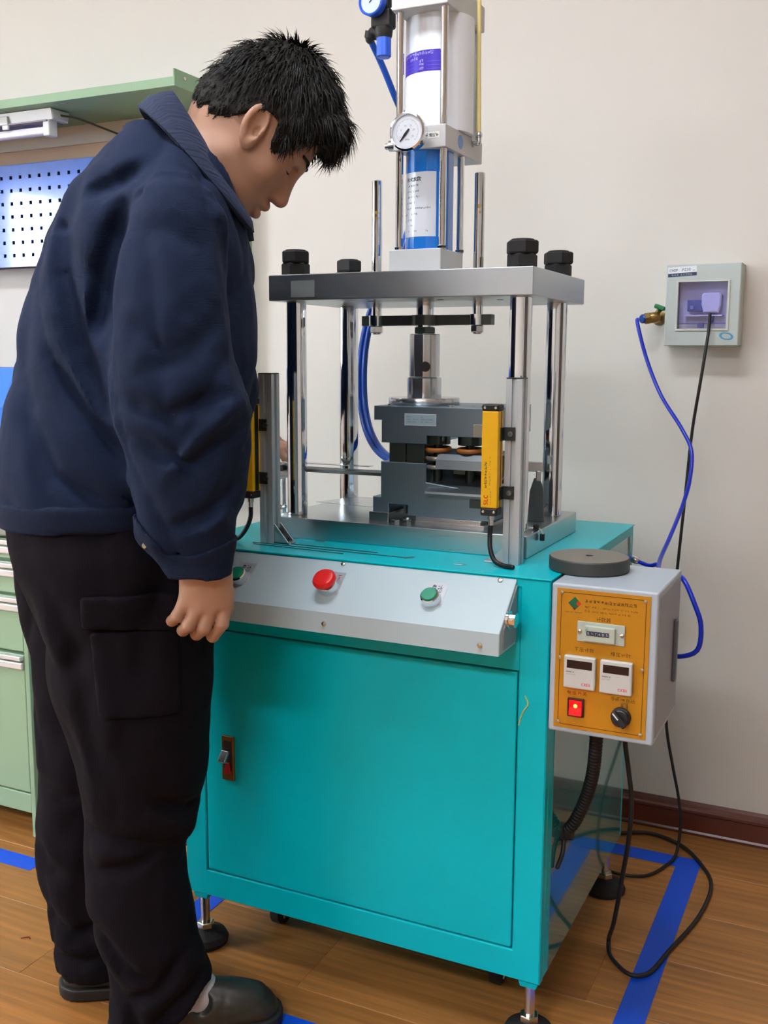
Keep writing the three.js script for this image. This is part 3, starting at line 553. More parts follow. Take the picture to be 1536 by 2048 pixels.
  // selector knob
  const kn = part(t, 'selector_knob', [turned([[0, 0], [0.0155, 0], [0.0155, 0.004], [0.0148, 0.0055], [0.0135, 0.006], [0.013, 0.011], [0.012, 0.012], [0, 0.012]], [-0.3185, 0.6085, fp], [0, 0, 1], 40), bx(-0.0045, 0.0045, -0.0142, 0.0142, 0.006, 0.019, 0.002, 2).rotateZ(0.75).translate(-0.3185, 0.6085, fp)], mat(0x23262c, 0.4), 'black selector knob');
  part(kn, 'pointer_mark', bx(-0.0011, 0.0011, 0.001, 0.0135, 0.0186, 0.0195, 0.0003).rotateZ(0.75).translate(-0.3185, 0.6085, fp), mat(0xdfe3e8, 0.4));
  part(t, 'brass_tab', [bx(-0.3195, -0.3165, 0.6235, 0.63, fp, fp + 0.002, 0.0004), bx(-0.312, -0.3095, 0.622, 0.6305, fp, fp + 0.002, 0.0004), bx(-0.3195, -0.3095, 0.6295, 0.6315, fp, fp + 0.001, 0.0003)], M.brass, 'small brass tab above the knob');
}
// ---------------------------------------------------------------- black disc on the corner
{
  const t = thing('round_disc', 'flat round dark grey disc lying on the press top corner beside the control box', 'disc', [-0.407, TOP, -1.638]);
  part(t, 'rim', lathe([[0, TOP], [0.0635, TOP], [0.0655, TOP + 0.002], [0.0655, TOP + 0.0205], [0.064, TOP + 0.0225], [0.006, TOP + 0.0225], [0.0055, TOP + 0.014], [0, TOP + 0.014]], 72, -0.407, -1.638), mat(0x3a3d3a, 0.55));
  part(t, 'top_face', lathe([[0.0065, TOP + 0.0224], [0.0065, TOP + 0.0229], [0.0632, TOP + 0.0229], [0.0635, TOP + 0.0224]], 72, -0.407, -1.638), mat(0x77736a, 0.5), 'worn paler top face');
}

// ---------------------------------------------------------------- feeder rail and loose metal
{
  const t = thing('strip_feeder', 'slim steel strip feeder rail reaching into the press from its left side', 'feeder', [-1.09, TOP, -1.81]);
  part(t, 'rail', [bx(-1.16, -0.83, 0.921, 0.9275, -1.83, -1.80, 0.0008), bx(-1.13, -0.83, 0.9275, 0.9285, -1.835, -1.83, 0.0003)], M.darkSteel);
  part(t, 'guide_strip', bx(-1.06, -0.9, 0.936, 0.9372, -1.835, -1.815, 0.0003), M.satin);
  part(t, 'support_rod', [pillar(-1.098, -1.815, 0.812, 0.922, 0.005, 16), bx(-1.12, -1.04, TOP, TOP + 0.006, -1.84, -1.79, 0.001)], M.satin);
  part(t, 'clamp_block', [bx(-1.115, -1.05, 0.912, 0.941, -1.79, -1.775, 0.002), bx(-1.115, -1.085, 0.905, 0.915, -1.83, -1.775, 0.001)], M.satin);
  part(t, 'guide_roller', [disc(0.011, 0.014, [-1.118, 0.948, -1.79], [0, 0, 1], 24), disc(0.006, 0.01, [-1.073, 0.93, -1.774], [0, 0, 1], 18)], M.blackMatt);
  part(t, 'side_bolt', [disc(0.005, 0.014, [-1.095, 0.845, -1.81], [0, 0, 1], 16), disc(0.0035, 0.02, [-1.108, 0.845, -1.81], [1, 0, 0], 12)], M.satin);
}
{
  const t = thing('outfeed_bracket', 'bent grey sheet bracket standing on the base plate behind the right columns', 'bracket', [-0.566, 0.848, -1.83]);
  part(t, 'upright', [prism([[-0.577, 0.848], [-0.545, 0.848], [-0.548, 0.912], [-0.556, 0.93], [-0.566, 0.93], [-0.574, 0.905]], -1.84, -1.836, 0.0005)], mat(0x5c6468, 0.4, 0.8));
  part(t, 'arm', [bx(-0.6, -0.55, 0.942, 0.961, -1.84, -1.834, 0.002), bx(-0.562, -0.552, 0.925, 0.945, -1.84, -1.832, 0.003)], M.steel);
}
{
  const t = thing('toggle_clip', 'small chrome clip with a black end on the right edge of the base plate', 'clip', [-0.543, 0.848, -1.72]);
  part(t, 'clip_wire', [tube([[-0.57, 0.852, -1.735], [-0.545, 0.8525, -1.735], [-0.525, 0.8515, -1.74], [-0.519, 0.842, -1.742]], 0.0018, 8), bx(-0.567, -0.55, 0.849, 0.858, -1.742, -1.728, 0.001)], M.chrome);
  part(t, 'end_knob', [disc(0.006, 0.008, [-0.53, 0.85, -1.74], [0, 1, 0], 18), disc(0.0045, 0.012, [-0.519, 0.842, -1.742], [0, -1, 0], 16)], M.black);
}
single('sheet_strip', prism([[-0.985, -1.75], [-0.835, -1.735], [-0.835, -1.845], [-0.95, -1.85]].map(([x, z]) => [x, -z]), 0, 0.0007, 0).rotateX(-Math.PI / 2).translate(0, 0.8685, 0), M.satin, 'thin tapered metal sheet lying from the die riser over the base plate', 'metal sheet', [-0.9, 0.8685, -1.79]);
[[[-1.035, -1.598], [-0.712, -1.588], 'longest thin steel strip lying on the teal top in front of the base plate'], [[-1.0, -1.617], [-0.78, -1.608], 'thin steel strip lying on the teal top just before the base plate edge'], [[-1.025, -1.585], [-0.83, -1.572], 'thin steel strip lying on the teal top nearest to the console']].forEach(([a, b, label], i) => {
  const len = Math.hypot(b[0] - a[0], b[1] - a[1]), g = bx(-len / 2, len / 2, 0, 0.0009, -0.0018, 0.0018, 0.0003).rotateY(-Math.atan2(b[1] - a[1], b[0] - a[0]));
  const m = single('metal_strip', g, M.darkSteel, label, 'metal strip', [0, 0, 0], 'thin steel strips on the press top'); m.position.set((a[0] + b[0]) / 2, TOP + 0.0002, (a[1] + b[1]) / 2);
});
for (const [x, z, r, label] of [[-0.985, -1.662, 0.5, 'bent bright metal scrap beside the left end of the base plate'], [-0.925, -1.66, -0.2, 'small bright metal scrap at the front edge of the base plate'], [-0.71, -1.59, 0.9, 'small tab-shaped metal scrap at the end of the longest strip'], [-0.61, -1.575, 0.1, 'pale flat metal scrap beside the foot of the right sensor post']])
  single('metal_scrap', prism([[-0.011, -0.003], [0.004, -0.004], [0.012, 0.001], [0.006, 0.004], [-0.008, 0.003]], 0, 0.0012, 0.0002).rotateX(-Math.PI / 2).rotateY(r).translate(x, TOP + 0.0003, z), M.satin, label, 'metal scrap', [x, TOP, z], 'metal scraps on the press top');

// ---------------------------------------------------------------- hoses and cables
const hoseA = [[-0.922, 1.757, -1.857], [-0.911, 1.722, -1.88], [-0.893, 1.664, -1.905], [-0.873, 1.56, -1.975], [-0.885, 1.445, -1.985], [-0.912, 1.38, -1.99], [-0.955, 1.318, -2.02], [-1.0, 1.262, -2.03], [-1.018, 1.211, -2.03], [-1.024, 1.146, -2.02], [-1.024, 1.059, -2.02], [-1.004, 1.006, -2.0], [-0.964, 0.967, -1.96], [-0.9, 0.945, -1.9], [-0.845, 0.94, -1.87]];
[[0, 0, 0], [0.015, 0.003, 0.006]].forEach(([dx, dy, dz], i) => single('air_hose', tube(hoseA.slice(i ? 3 : 0).map(([x, y, z], k, l) => [x + dx * sstep(0, 3, k), y + dy, z + dz * sstep(0, 3, k)]), 0.0062, 12), M.blueDark, i ? 'blue air hose rising behind the white cylinder, beside the one from the regulator' : 'blue air hose from the air regulator elbow down behind the press into the die', 'hose', [-0.95, 0.94, -1.95], 'blue air hoses behind the press'));
single('supply_hose', tube([[-0.5, 1.2405, -2.385], [-0.4985, 1.238, -2.368], [-0.4905, 1.211, -2.36], [-0.47, 1.149, -2.355], [-0.431, 1.072, -2.33], [-0.373, 1.0, -2.28], [-0.349, 0.959, -2.26], [-0.343, 0.899, -2.22], [-0.347, 0.851, -2.17], [-0.355, 0.796, -2.08], [-0.355, 0.765, -1.98], [-0.32, 0.768, -1.83], [-0.272, 0.785, -1.74], [-0.2475, 0.747, -1.72], [-0.2363, 0.7142, -1.72], [-0.2398, 0.6708, -1.72], [-0.2595, 0.657, -1.724], [-0.3, 0.65, -1.74], [-0.36, 0.66, -1.76], [-0.43, 0.67, -1.8]], 0.0042, 12), M.blueHose, 'blue air hose hanging from the brass wall valve and looping behind the control box', 'hose', [-0.36, 0.65, -2.0]);
{
  const t = thing('hose_coupling', 'short blue hose with a chrome coupling behind the dark round disc', 'hose coupling', [-0.41, 0.75, -2.0]);
  part(t, 'hose', tube([[-0.4425, 0.765, -2.02], [-0.42, 0.763, -2.005], [-0.4, 0.757, -2.0], [-0.375, 0.753, -1.99], [-0.362, 0.758, -1.982]], 0.004, 10), M.blueHose);
  part(t, 'coupling', turned([[0, 0], [0.006, 0], [0.0075, 0.003], [0.0075, 0.012], [0.006, 0.015], [0, 0.015]], [-0.413, 0.761, -2.003], [1, -0.25, 0.1], 18), M.chrome);
}
single('power_cable', tube([[-0.343, 1.25, -2.387], [-0.343, 1.221, -2.382], [-0.345, 1.172, -2.365], [-0.353, 1.095, -2.36], [-0.366, 0.994, -2.37], [-0.375, 0.835, -2.37], [-0.384, 0.678, -2.37], [-0.394, 0.481, -2.37], [-0.392, 0.3, -2.37], [-0.372, 0.208, -2.36], [-0.352, 0.129, -2.35], [-0.344, 0.07, -2.34], [-0.347, 0.012, -2.31], [-0.36, 0.005, -2.262], [-0.394, 0.005, -2.192], [-0.445, 0.005, -2.175], [-0.52, 0.005, -2.19], [-0.6, 0.005, -2.16]], 0.0035, 10), M.cable, 'thin black cable hanging from the plug in the wall box down to the floor', 'cable', [-0.38, 0.005, -2.3]);
single('box_cable', tube([[-0.338, 0.575, -1.655], [-0.341, 0.517, -1.66], [-0.335, 0.461, -1.67], [-0.33, 0.405, -1.68], [-0.338, 0.317, -1.71], [-0.354, 0.228, -1.75], [-0.366, 0.162, -1.78], [-0.384, 0.081, -1.83], [-0.402, 0.016, -1.878], [-0.396, 0.006, -1.858], [-0.38, 0.006, -1.832], [-0.343, 0.006, -1.802], [-0.318, 0.006, -1.812], [-0.29, 0.006, -1.919], [-0.257, 0.006, -2.077], [-0.254, 0.006, -2.215], [-0.277, 0.006, -2.28], [-0.345, 0.006, -2.375], [-0.425, 0.006, -2.407], [-0.49, 0.006, -2.375], [-0.57, 0.006, -2.3], [-0.63, 0.006, -2.22]], 0.0042, 10), M.cable, 'black cable dropping from the control box and looping over the blue floor tape', 'cable', [-0.34, 0.006, -1.9]);
{
  const pts = [[-0.372, 0.575, -1.585], [-0.374, 0.53, -1.592], [-0.384, 0.46, -1.615], [-0.402, 0.4, -1.632], [-0.424, 0.353, -1.64], [-0.44, 0.34, -1.642]];
  const c = new THREE.CatmullRomCurve3(pts.map((p) => V(...p))), g = new THREE.TubeGeometry(c, 160, 0.0105, 12), p = g.attributes.position, q = V(0, 0, 0);
  for (let i = 0; i < p.count; i++) { const row = Math.floor(i / 13); c.getPointAt(row / 160, q); const k = 1 + 0.1 * Math.sin(row * 1.5); p.setXYZ(i, q.x + (p.getX(i) - q.x) * k, q.y + (p.getY(i) - q.y) * k, q.z + (p.getZ(i) - q.z) * k); }
  g.computeVertexNormals();
  const t = thing('cable_conduit', 'thick black ribbed conduit from under the control box into the side of the press', 'conduit', [-0.4, 0.33, -1.61]);
  part(t, 'sleeve', g, mat(0x0f0f12, 0.55));
  part(t, 'end_gland', [turned([[0, 0], [0.0165, 0], [0.0165, 0.006], [0.0135, 0.008], [0.0135, 0.018], [0, 0.018]], [CR + 0.0012, 0.34, -1.642], [1, 0.15, 0], 24)], M.black);
  part(t, 'tail_wire', tube([[-0.432, 0.33, -1.63], [-0.431, 0.312, -1.618], [-0.434, 0.296, -1.6]], 0.004, 8), M.cable);
}

// ---------------------------------------------------------------- wall valve and breaker box
{
  const t = thing('air_valve', 'small brass wall valve with a green handle left of the wall box', 'valve', [-0.475, 1.245, WALL_Z]);
  part(t, 'body', [turned([[0, 0], [0.017, 0], [0.017, 0.004], [0.009, 0.006], [0.009, 0.045], [0, 0.045]], [-0.468, 1.246, WALL_Z], [-0.15, 0, 1], 24), turned([[0, 0], [0.0105, 0], [0.0125, 0.006], [0.0125, 0.02], [0.0105, 0.024], [0, 0.024]], [-0.458, 1.247, -2.42], [-1, -0.12, 0.25], 24), hex(0.014, 0.014, [-0.478, 1.2445, -2.415], [-1, -0.12, 0.25]), turned([[0, 0], [0.006, 0], [0.006, 0.018], [0, 0.018]], [-0.468, 1.25, -2.418], [0.5, 0.6, 0.3], 16)], M.brass);
  part(t, 'handle', bx(-0.013, 0.011, -0.004, 0.006, -0.009, 0.009, 0.003, 2).rotateZ(-0.35).translate(-0.456, 1.2665, -2.408), mat(0x1f7a4a, 0.4), 'green handle');
  part(t, 'hose_socket', turned([[0, 0], [0.0105, 0], [0.0105, 0.008], [0.008, 0.011], [0, 0.012]], [-0.49, 1.243, -2.412], [-0.6, -0.1, 0.9], 20), mat(0x2c4f9a, 0.3, 0.5), 'blue hose socket');
}
{
  const t = thing('breaker_box', 'grey wall box with a clear cover over a switch and a plug', 'breaker box', [-0.362, 1.18, WALL_Z]);
  const f = -2.4, wall = mat(0xb9c6c4, 0.4);
  const x0 = -0.4435, x1 = -0.2825, y0 = 1.181, y1 = 1.361, ox0 = -0.4155, ox1 = -0.3095, oy0 = 1.219, oy1 = 1.3215;
  part(t, 'housing', [prism(rect(x0, x1, y0, y1), f - 0.012, f, 0.002, [rect(ox0, ox1, oy0, oy1).reverse()]), bx(x0, x1, y0, y0 + 0.003, WALL_Z, f - 0.01, 0.001), bx(x0, x1, y1 - 0.003, y1, WALL_Z, f - 0.01, 0.001), bx(x0, x0 + 0.003, y0, y1, WALL_Z, f - 0.01, 0.001), bx(x1 - 0.003, x1, y0, y1, WALL_Z, f - 0.01, 0.001)], wall);
  part(t, 'bezel', prism(rect(ox0 - 0.004, ox1 + 0.005, oy0 - 0.005, oy1 + 0.003), f - 0.001, f + 0.0025, 0.0008, [rect(ox0, ox1, oy0, oy1).reverse()]), mat(0xc9cfc8, 0.4));
  part(t, 'inner_panel', [bx(ox0 - 0.004, ox1 + 0.004, oy0 - 0.004, oy1 + 0.004, f - 0.045, f - 0.04, 0.001), bx(ox0 + 0.012, ox1 - 0.01, oy0 + 0.028, oy0 + 0.031, f - 0.042, f - 0.012, 0.0006)], mat(0xf0f1ff, 0.5));
  const sw = part(t, 'switch_module', [bx(-0.397, -0.364, 1.258, 1.283, f - 0.042, f - 0.014, 0.0015)], mat(0x4c5fa4, 0.4), 'dark blue switch module');
  part(sw, 'toggle', bx(-0.39, -0.382, 1.262, 1.27, f - 0.0145, f - 0.008, 0.001), mat(0x7a86b8, 0.4));
  const plug = part(t, 'plug', [prism([[-0.3605, 1.254], [-0.3285, 1.254], [-0.3235, 1.272], [-0.3235, 1.293], [-0.328, 1.298], [-0.361, 1.298], [-0.3655, 1.293], [-0.3655, 1.272]], f - 0.04, f - 0.006, 0.003)], mat(0xdcdff4, 0.4), 'pale plug');
  part(plug, 'cable_relief', turned([[0, 0], [0.006, 0], [0.005, 0.022], [0, 0.022]], [-0.3435, 1.254, f - 0.02], [0, -1, 0.2], 14), mat(0x6a6c90, 0.5));
  part(t, 'clear_cover', [slab(ox0 + 0.001, ox1 - 0.001, oy0 + 0.012, oy1 - 0.001, f + 0.001, f + 0.0016)], mat(0xf0f0ff, 0.04, 0, { transmission: 1, thickness: 0, ior: 1.5 }), 'clear bluish cover');
  part(t, 'cover_lip', [bx(ox0 + 0.001, ox1 - 0.001, oy0 + 0.0105, oy0 + 0.0125, f, f + 0.004, 0.0006), bx(-0.371, -0.357, oy0 + 0.002, oy0 + 0.014, f - 0.002, f + 0.005, 0.0015)], mat(0x5a569a, 0.3));
  const lab = part(t, 'sticker', sheet(0.0625, 0.0215, [-0.409, 1.3455, f + 0.0004], [0, 0, 1], [-0.05, 1, 0]), printed(500, 172, (g, w, h) => {
    g.fillStyle = '#dfe6ee'; g.fillRect(0, 0, w, 112); g.fillStyle = '#2c3a5a'; g.fillRect(0, 112, w, 60);
    g.fillStyle = '#4a5a6a'; g.font = 'bold 62px monospace'; g.fillText('CHOP', 26, 82); g.fillText('PZ30', 248, 82); g.fillRect(430, 76, 40, 8);
    glyphs(g, '电国国', 60, 124, 36, '#8fa4b8', 1.2, 0.12); glyphs(g, '国国国国国', 210, 124, 36, '#8fa4b8', 1.2, 0.12);
  }));
  const ring = new THREE.TorusGeometry(0.011, 0.0022, 8, 36).scale(1.15, 0.62, 0.08).rotateZ(-0.2).translate(-0.308, 1.2025, f + 0.0003);
  part(t, 'oval_emblem', [ring], mat(0x4fa8d8, 0.5), 'blue oval emblem');
}
single('thread_scrap', tube([[-1.466, 0.0016, -1.398], [-1.459, 0.003, -1.402], [-1.455, 0.0016, -1.408], [-1.449, 0.0016, -1.404]], 0.0012, 6), mat(0x8a1030, 0.8), 'tiny dark red thread scrap on the floor behind the worker', 'scrap', [-1.459, 0.0004, -1.402]);

// ---------------------------------------------------------------- workbench on the left
const BF = -1.74, BR = -1.755, BL = -3.1;
{
  const t = thing('drawer_cabinet', 'pale green drawer cabinet with aluminium grip strips behind the worker', 'cabinet', [(BR + BL) / 2, 0, -2.1]);
  part(t, 'carcass', [bx(BL + 0.013, BR - 0.013, 0.061, 0.7395, WALL_Z + 0.031, BF - 0.018, 0.003), bx(BR - 0.014, BR, 0, 0.74, WALL_Z + 0.03, BF, 0.002), bx(BL, BL + 0.014, 0, 0.74, WALL_Z + 0.03, BF, 0.002), bx(BL + 0.0135, BR - 0.0135, 0.06, 0.108, BF - 0.0205, BF - 0.0005, 0.002)], M.green);
  for (const [y0, y1] of [[0.684, 0.735], [0.602, 0.68], [0.462, 0.598], [0.112, 0.458]]) {
    const d = part(t, 'drawer', bx(BL + 0.016, BR - 0.016, y0, y1 - 0.004, BF - 0.02, BF - 0.001, 0.002), M.green);
    const top = y1 - 0.006;
    part(d, 'grip', [bx(BL + 0.016, BR - 0.016, top - 0.011, top, BF - 0.002, BF + 0.012, 0.002), bx(BL + 0.016, BR - 0.016, top - 0.034, top - 0.016, BF - 0.002, BF + 0.007, 0.004, 2)], mat(0xdadcdc, 0.35, 0.4), 'aluminium grip strip');
  }
  part(t, 'worktop', bx(BL - 0.01, BR + 0.01, 0.74, 0.77, WALL_Z + 0.01, BF + 0.015, 0.004), mat(0x8a8f86, 0.5));
}
single('storage_bin', prismX([[-2.28, 0.77], [-2.0, 0.77], [-1.97, 1.02], [-2.02, 1.12], [-2.3, 1.12]], -2.62, -2.03, 0.006), mat(0x2a78dc, 0.4), 'blue plastic storage bin on the bench behind the worker', 'bin', [-2.3, 0.77, -2.14]);
{
  const t = thing('bench_shelf', 'pale green metal shelf high on the wall over the workbench, held by a green upright', 'shelf', [-2.3, 0.77, -2.42]);
  const sm = mat(0x86a886, 0.45);
  part(t, 'shelf_board', [bx(-3.1, -1.652, 1.83, 1.836, WALL_Z, -2.22, 0.001), bx(-3.1, -1.652, 1.829, 1.852, -2.224, -2.218, 0.0015), bx(-1.655, -1.65, 1.829, 1.872, WALL_Z, -2.218, 0.0015)], sm);
  part(t, 'upright', [bx(-1.64, -1.588, 0.77, 1.86, WALL_Z + 0.001, -2.42, 0.002)], sm);
  part(t, 'screw', disc(0.005, 0.002, [-1.65, 1.855, -2.26], [1, 0, 0], 14), M.screw);
}
{
  const t = thing('bench_lamp', 'white fluorescent batten lamp fixed under the green shelf', 'lamp', [-2.3, 1.76, -2.3]);
  const w = mat(0xd6dadc, 0.4);
  part(t, 'housing', [prismX([[-2.335, 1.8285], [-2.262, 1.8285], [-2.268, 1.8], [-2.329, 1.8]], -2.95, -2.1, 0.003)], w);
  part(t, 'tube', disc(0.0125, 0.74, [-2.87, 1.775, -2.285], [1, 0, 0], 24), mat(0xd9d8e6, 0.12));
  for (const x of [-2.895, -2.128]) part(t, 'lamp_holder', [bx(x - 0.012, x + 0.012, 1.758, 1.803, -2.302, -2.268, 0.004, 2)], w);
  part(t, 'starter', [bx(-2.285, -2.262, 1.785, 1.803, -2.27, -2.262, 0.003), bx(-2.3, -2.26, 1.797, 1.82, -2.268, -2.258, 0.002)], w);
  part(t, 'reflector', bx(-2.9, -2.12, 1.796, 1.8, -2.33, -2.262, 0.001), mat(0x8d8a9a, 0.4));
  part(t, 'supply_wire', tube([[-2.1, 1.815, -2.3], [-2.075, 1.812, -2.33], [-2.05, 1.8, -2.4], [-2.0, 1.775, -2.466], [-1.9, 1.72, -2.466]], 0.003, 8), mat(0x5b5a55, 0.6));
}
{
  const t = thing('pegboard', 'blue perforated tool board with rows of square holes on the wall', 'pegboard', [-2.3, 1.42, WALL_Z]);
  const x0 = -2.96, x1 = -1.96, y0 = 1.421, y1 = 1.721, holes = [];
  for (let i = 0; i < 25; i++) for (let j = 0; j < 7; j++) { const x = -2.436 - 0.038 * 13 + i * 0.0378, y = 1.684 - j * 0.0381, a = 0.0048; if (x > x0 + 0.02 && x < x1 - 0.02) holes.push([[x - a, y - a], [x - a, y + a], [x + a, y + a], [x + a, y - a]]); }
  part(t, 'panel', prism(rect(x0, x1, y0, y1), -2.406, -2.402, 0.0006, holes), mat(0x2f6ad0, 0.16, 0, { clearcoat: 1, clearcoatRoughness: 0.06 }));
  part(t, 'shade_back_tray', [bx(x0, x1, y0, y0 + 0.003, -2.45, -2.404, 0.0006), bx(x0, x1, y1 - 0.003, y1, -2.45, -2.404, 0.0006), bx(x1 - 0.003, x1, y0, y1, -2.45, -2.404, 0.0006), bx(x0, x0 + 0.003, y0, y1, -2.45, -2.404, 0.0006), bx(x0, x1, y0, y1, -2.451, -2.449, 0.0005), bx(x0 + 0.2, x0 + 0.24, y0 + 0.02, y1 - 0.02, WALL_Z, -2.44, 0.001), bx(x1 - 0.24, x1 - 0.2, y0 + 0.02, y1 - 0.02, WALL_Z, -2.44, 0.001)], mat(0x0e1c3c, 0.6));  // tray edges plus a dark backing sheet added so the holes look shaded
  part(t, 'tan_strip', bx(x0, x1 + 0.25, 1.726, 1.772, WALL_Z, -2.45, 0.003), mat(0xb79a80, 0.6), 'tan strip above the board');  // plain tan strip along the wall above the board
}

// ---------------------------------------------------------------- the worker
// All shapes are distance fields in his own axes: s forward, y up, r to his right; meshed with surface nets.
function surfaceNet(f, lo, hi, h) {
  const n = [0, 1, 2].map((i) => Math.ceil((hi[i] - lo[i]) / h) + 1), [nx, ny, nz] = n, val = new Float32Array(nx * ny * nz);
  for (let k = 0, q = 0; k < nz; k++) for (let j = 0; j < ny; j++) for (let i = 0; i < nx; i++) val[q++] = f(lo[0] + i * h, lo[1] + j * h, lo[2] + k * h);
  const at = new Int32Array(nx * ny * nz).fill(-1), pos = [], idx = [], step = [1, nx, nx * ny];
  for (let k = 0; k < nz - 1; k++) for (let j = 0; j < ny - 1; j++) for (let i = 0; i < nx - 1; i++) {
    const b = i + nx * (j + ny * k); let m = 0, c = [0, 0, 0], e = 0;
    for (let v = 0; v < 8; v++) if (val[b + (v & 1) + nx * ((v >> 1) & 1) + nx * ny * (v >> 2)] < 0) m |= 1 << v;
    if (m === 0 || m === 255) continue;
    for (let v = 0; v < 8; v++) for (let a = 0; a < 3; a++) {
      if (v & (1 << a)) continue; const w = v | (1 << a); if (((m >> v) & 1) === ((m >> w) & 1)) continue;
      const va = val[b + (v & 1) + nx * ((v >> 1) & 1) + nx * ny * (v >> 2)], vb = val[b + (w & 1) + nx * ((w >> 1) & 1) + nx * ny * (w >> 2)], t = va / (va - vb);
      for (let d = 0; d < 3; d++) c[d] += ((v >> d) & 1) + (d === a ? t : 0);
      e++;
    }
    at[b] = pos.length / 3; pos.push(lo[0] + (i + c[0] / e) * h, lo[1] + (j + c[1] / e) * h, lo[2] + (k + c[2] / e) * h);
  }
  for (let k = 1; k < nz - 1; k++) for (let j = 1; j < ny - 1; j++) for (let i = 1; i < nx - 1; i++) {
    const b = i + nx * (j + ny * k), s0 = val[b] < 0;
    for (let a = 0; a < 3; a++) {
      if (s0 === val[b + step[a]] < 0) continue;
      const u = step[(a + 1) % 3], w = step[(a + 2) % 3], q = [at[b], at[b - u], at[b - u - w], at[b - w]];
      if (q.some((x) => x < 0)) continue;
      s0 ? idx.push(q[0], q[1], q[2], q[0], q[2], q[3]) : idx.push(q[0], q[2], q[1], q[0], q[3], q[2]);
    }
  }
  const g = new THREE.BufferGeometry();
  g.setAttribute('position', new THREE.Float32BufferAttribute(pos, 3)); g.setIndex(idx); g.computeVertexNormals();
  const uv = new Float32Array(pos.length / 3 * 2);
  for (let i = 0; i < uv.length / 2; i++) { uv[2 * i] = (pos[3 * i] + pos[3 * i + 2]) * 12; uv[2 * i + 1] = pos[3 * i + 1] * 12; }
  g.setAttribute('uv', new THREE.BufferAttribute(uv, 2));
  return g;
}
const smin = (a, b, k) => { const h = Math.max(k - Math.abs(a - b), 0) / k; return Math.min(a, b) - h * h * k * 0.25; };
function capsule(x, y, z, a, b, ra, rb) {
  const dx = b[0] - a[0], dy = b[1] - a[1], dz = b[2] - a[2], t = clamp(((x - a[0]) * dx + (y - a[1]) * dy + (z - a[2]) * dz) / (dx * dx + dy * dy + dz * dz), 0, 1);
  return Math.hypot(x - a[0] - dx * t, y - a[1] - dy * t, z - a[2] - dz * t) - ra - (rb - ra) * t;
}
function ellipsoid(x, y, z, c, r) {
  const px = (x - c[0]) / r[0], py = (y - c[1]) / r[1], pz = (z - c[2]) / r[2], k0 = Math.hypot(px, py, pz), k1 = Math.hypot(px / r[0], py / r[1], pz / r[2]);
  return k1 < 1e-6 ? -Math.min(...r) : (k0 * (k0 - 1)) / k1;
}
// smooth table lookup: rows of [y, ...values], y falling
function table(rows) {
  rows = rows.slice().sort((a, b) => a[0] - b[0]);
  return (y) => {
    let i = 0; const n = rows.length; y = clamp(y, rows[0][0], rows[n - 1][0]);
    while (i < n - 2 && rows[i + 1][0] < y) i++;
    const p1 = rows[i], p2 = rows[i + 1], p0 = rows[Math.max(0, i - 1)], p3 = rows[Math.min(n - 1, i + 2)], t = (y - p1[0]) / (p2[0] - p1[0]);
    return p1.slice(1).map((_, c) => { const a = p0[c + 1], b = p1[c + 1], d = p2[c + 1], e = p3[c + 1]; const m1 = (d - a) / 2, m2 = (e - b) / 2, t2 = t * t, t3 = t2 * t; return (2 * t3 - 3 * t2 + 1) * b + (t3 - 2 * t2 + t) * m1 + (-2 * t3 + 3 * t2) * d + (t3 - t2) * m2; });
  };
}
// level rings: rows [y, s back, s front, r centre, r half width]
function rings(rows, p = 2.3) {
  const T = table(rows), ys = rows.map((q) => q[0]), y0 = Math.min(...ys), y1 = Math.max(...ys), memo = new Map();
  return (s, y, r) => {
    const key = Math.round(clamp(y, y0, y1) * 4000); let v = memo.get(key); if (!v) memo.set(key, v = T(key / 4000));
    const a = (v[1] - v[0]) / 2, b = v[3], u = Math.abs(s - (v[0] + v[1]) / 2) / a, w = Math.abs(r - v[2]) / b;
    const d = (Math.pow(Math.pow(u, p) + Math.pow(w, p), 1 / p) - 1) * Math.min(a, b), out = Math.max(y0 - y, y - y1);
    return out > 0 ? Math.max(d, out) : Math.max(d, out);
  };
}
// creases: polylines over the cloth, negative depth cuts a furrow
function creases(list) {
  const segs = list.flatMap(([pts, w, d]) => pts.slice(1).map((q, i) => [pts[i], q, w, d, i / (pts.length - 1), (i + 1) / (pts.length - 1)]));
  return (x, y, z) => {
    let v = 0;
    for (const [a, b, w, d, t0, t1] of segs) {
      const dx = b[0] - a[0], dy = b[1] - a[1], dz = b[2] - a[2], t = clamp(((x - a[0]) * dx + (y - a[1]) * dy + (z - a[2]) * dz) / (dx * dx + dy * dy + dz * dz), 0, 1);
      const q = ((x - a[0] - dx * t) ** 2 + (y - a[1] - dy * t) ** 2 + ((z - a[2] - dz * t) * 0.25) ** 2) / (w * w);
      if (q < 6) { const e = d * Math.exp(-q) * Math.min(1, 0.35 + 4 * Math.min(t0 + (t1 - t0) * t, 1 - t0 - (t1 - t0) * t)); if (Math.abs(e) > Math.abs(v)) v = e; }
    }
    return v;
  };
}
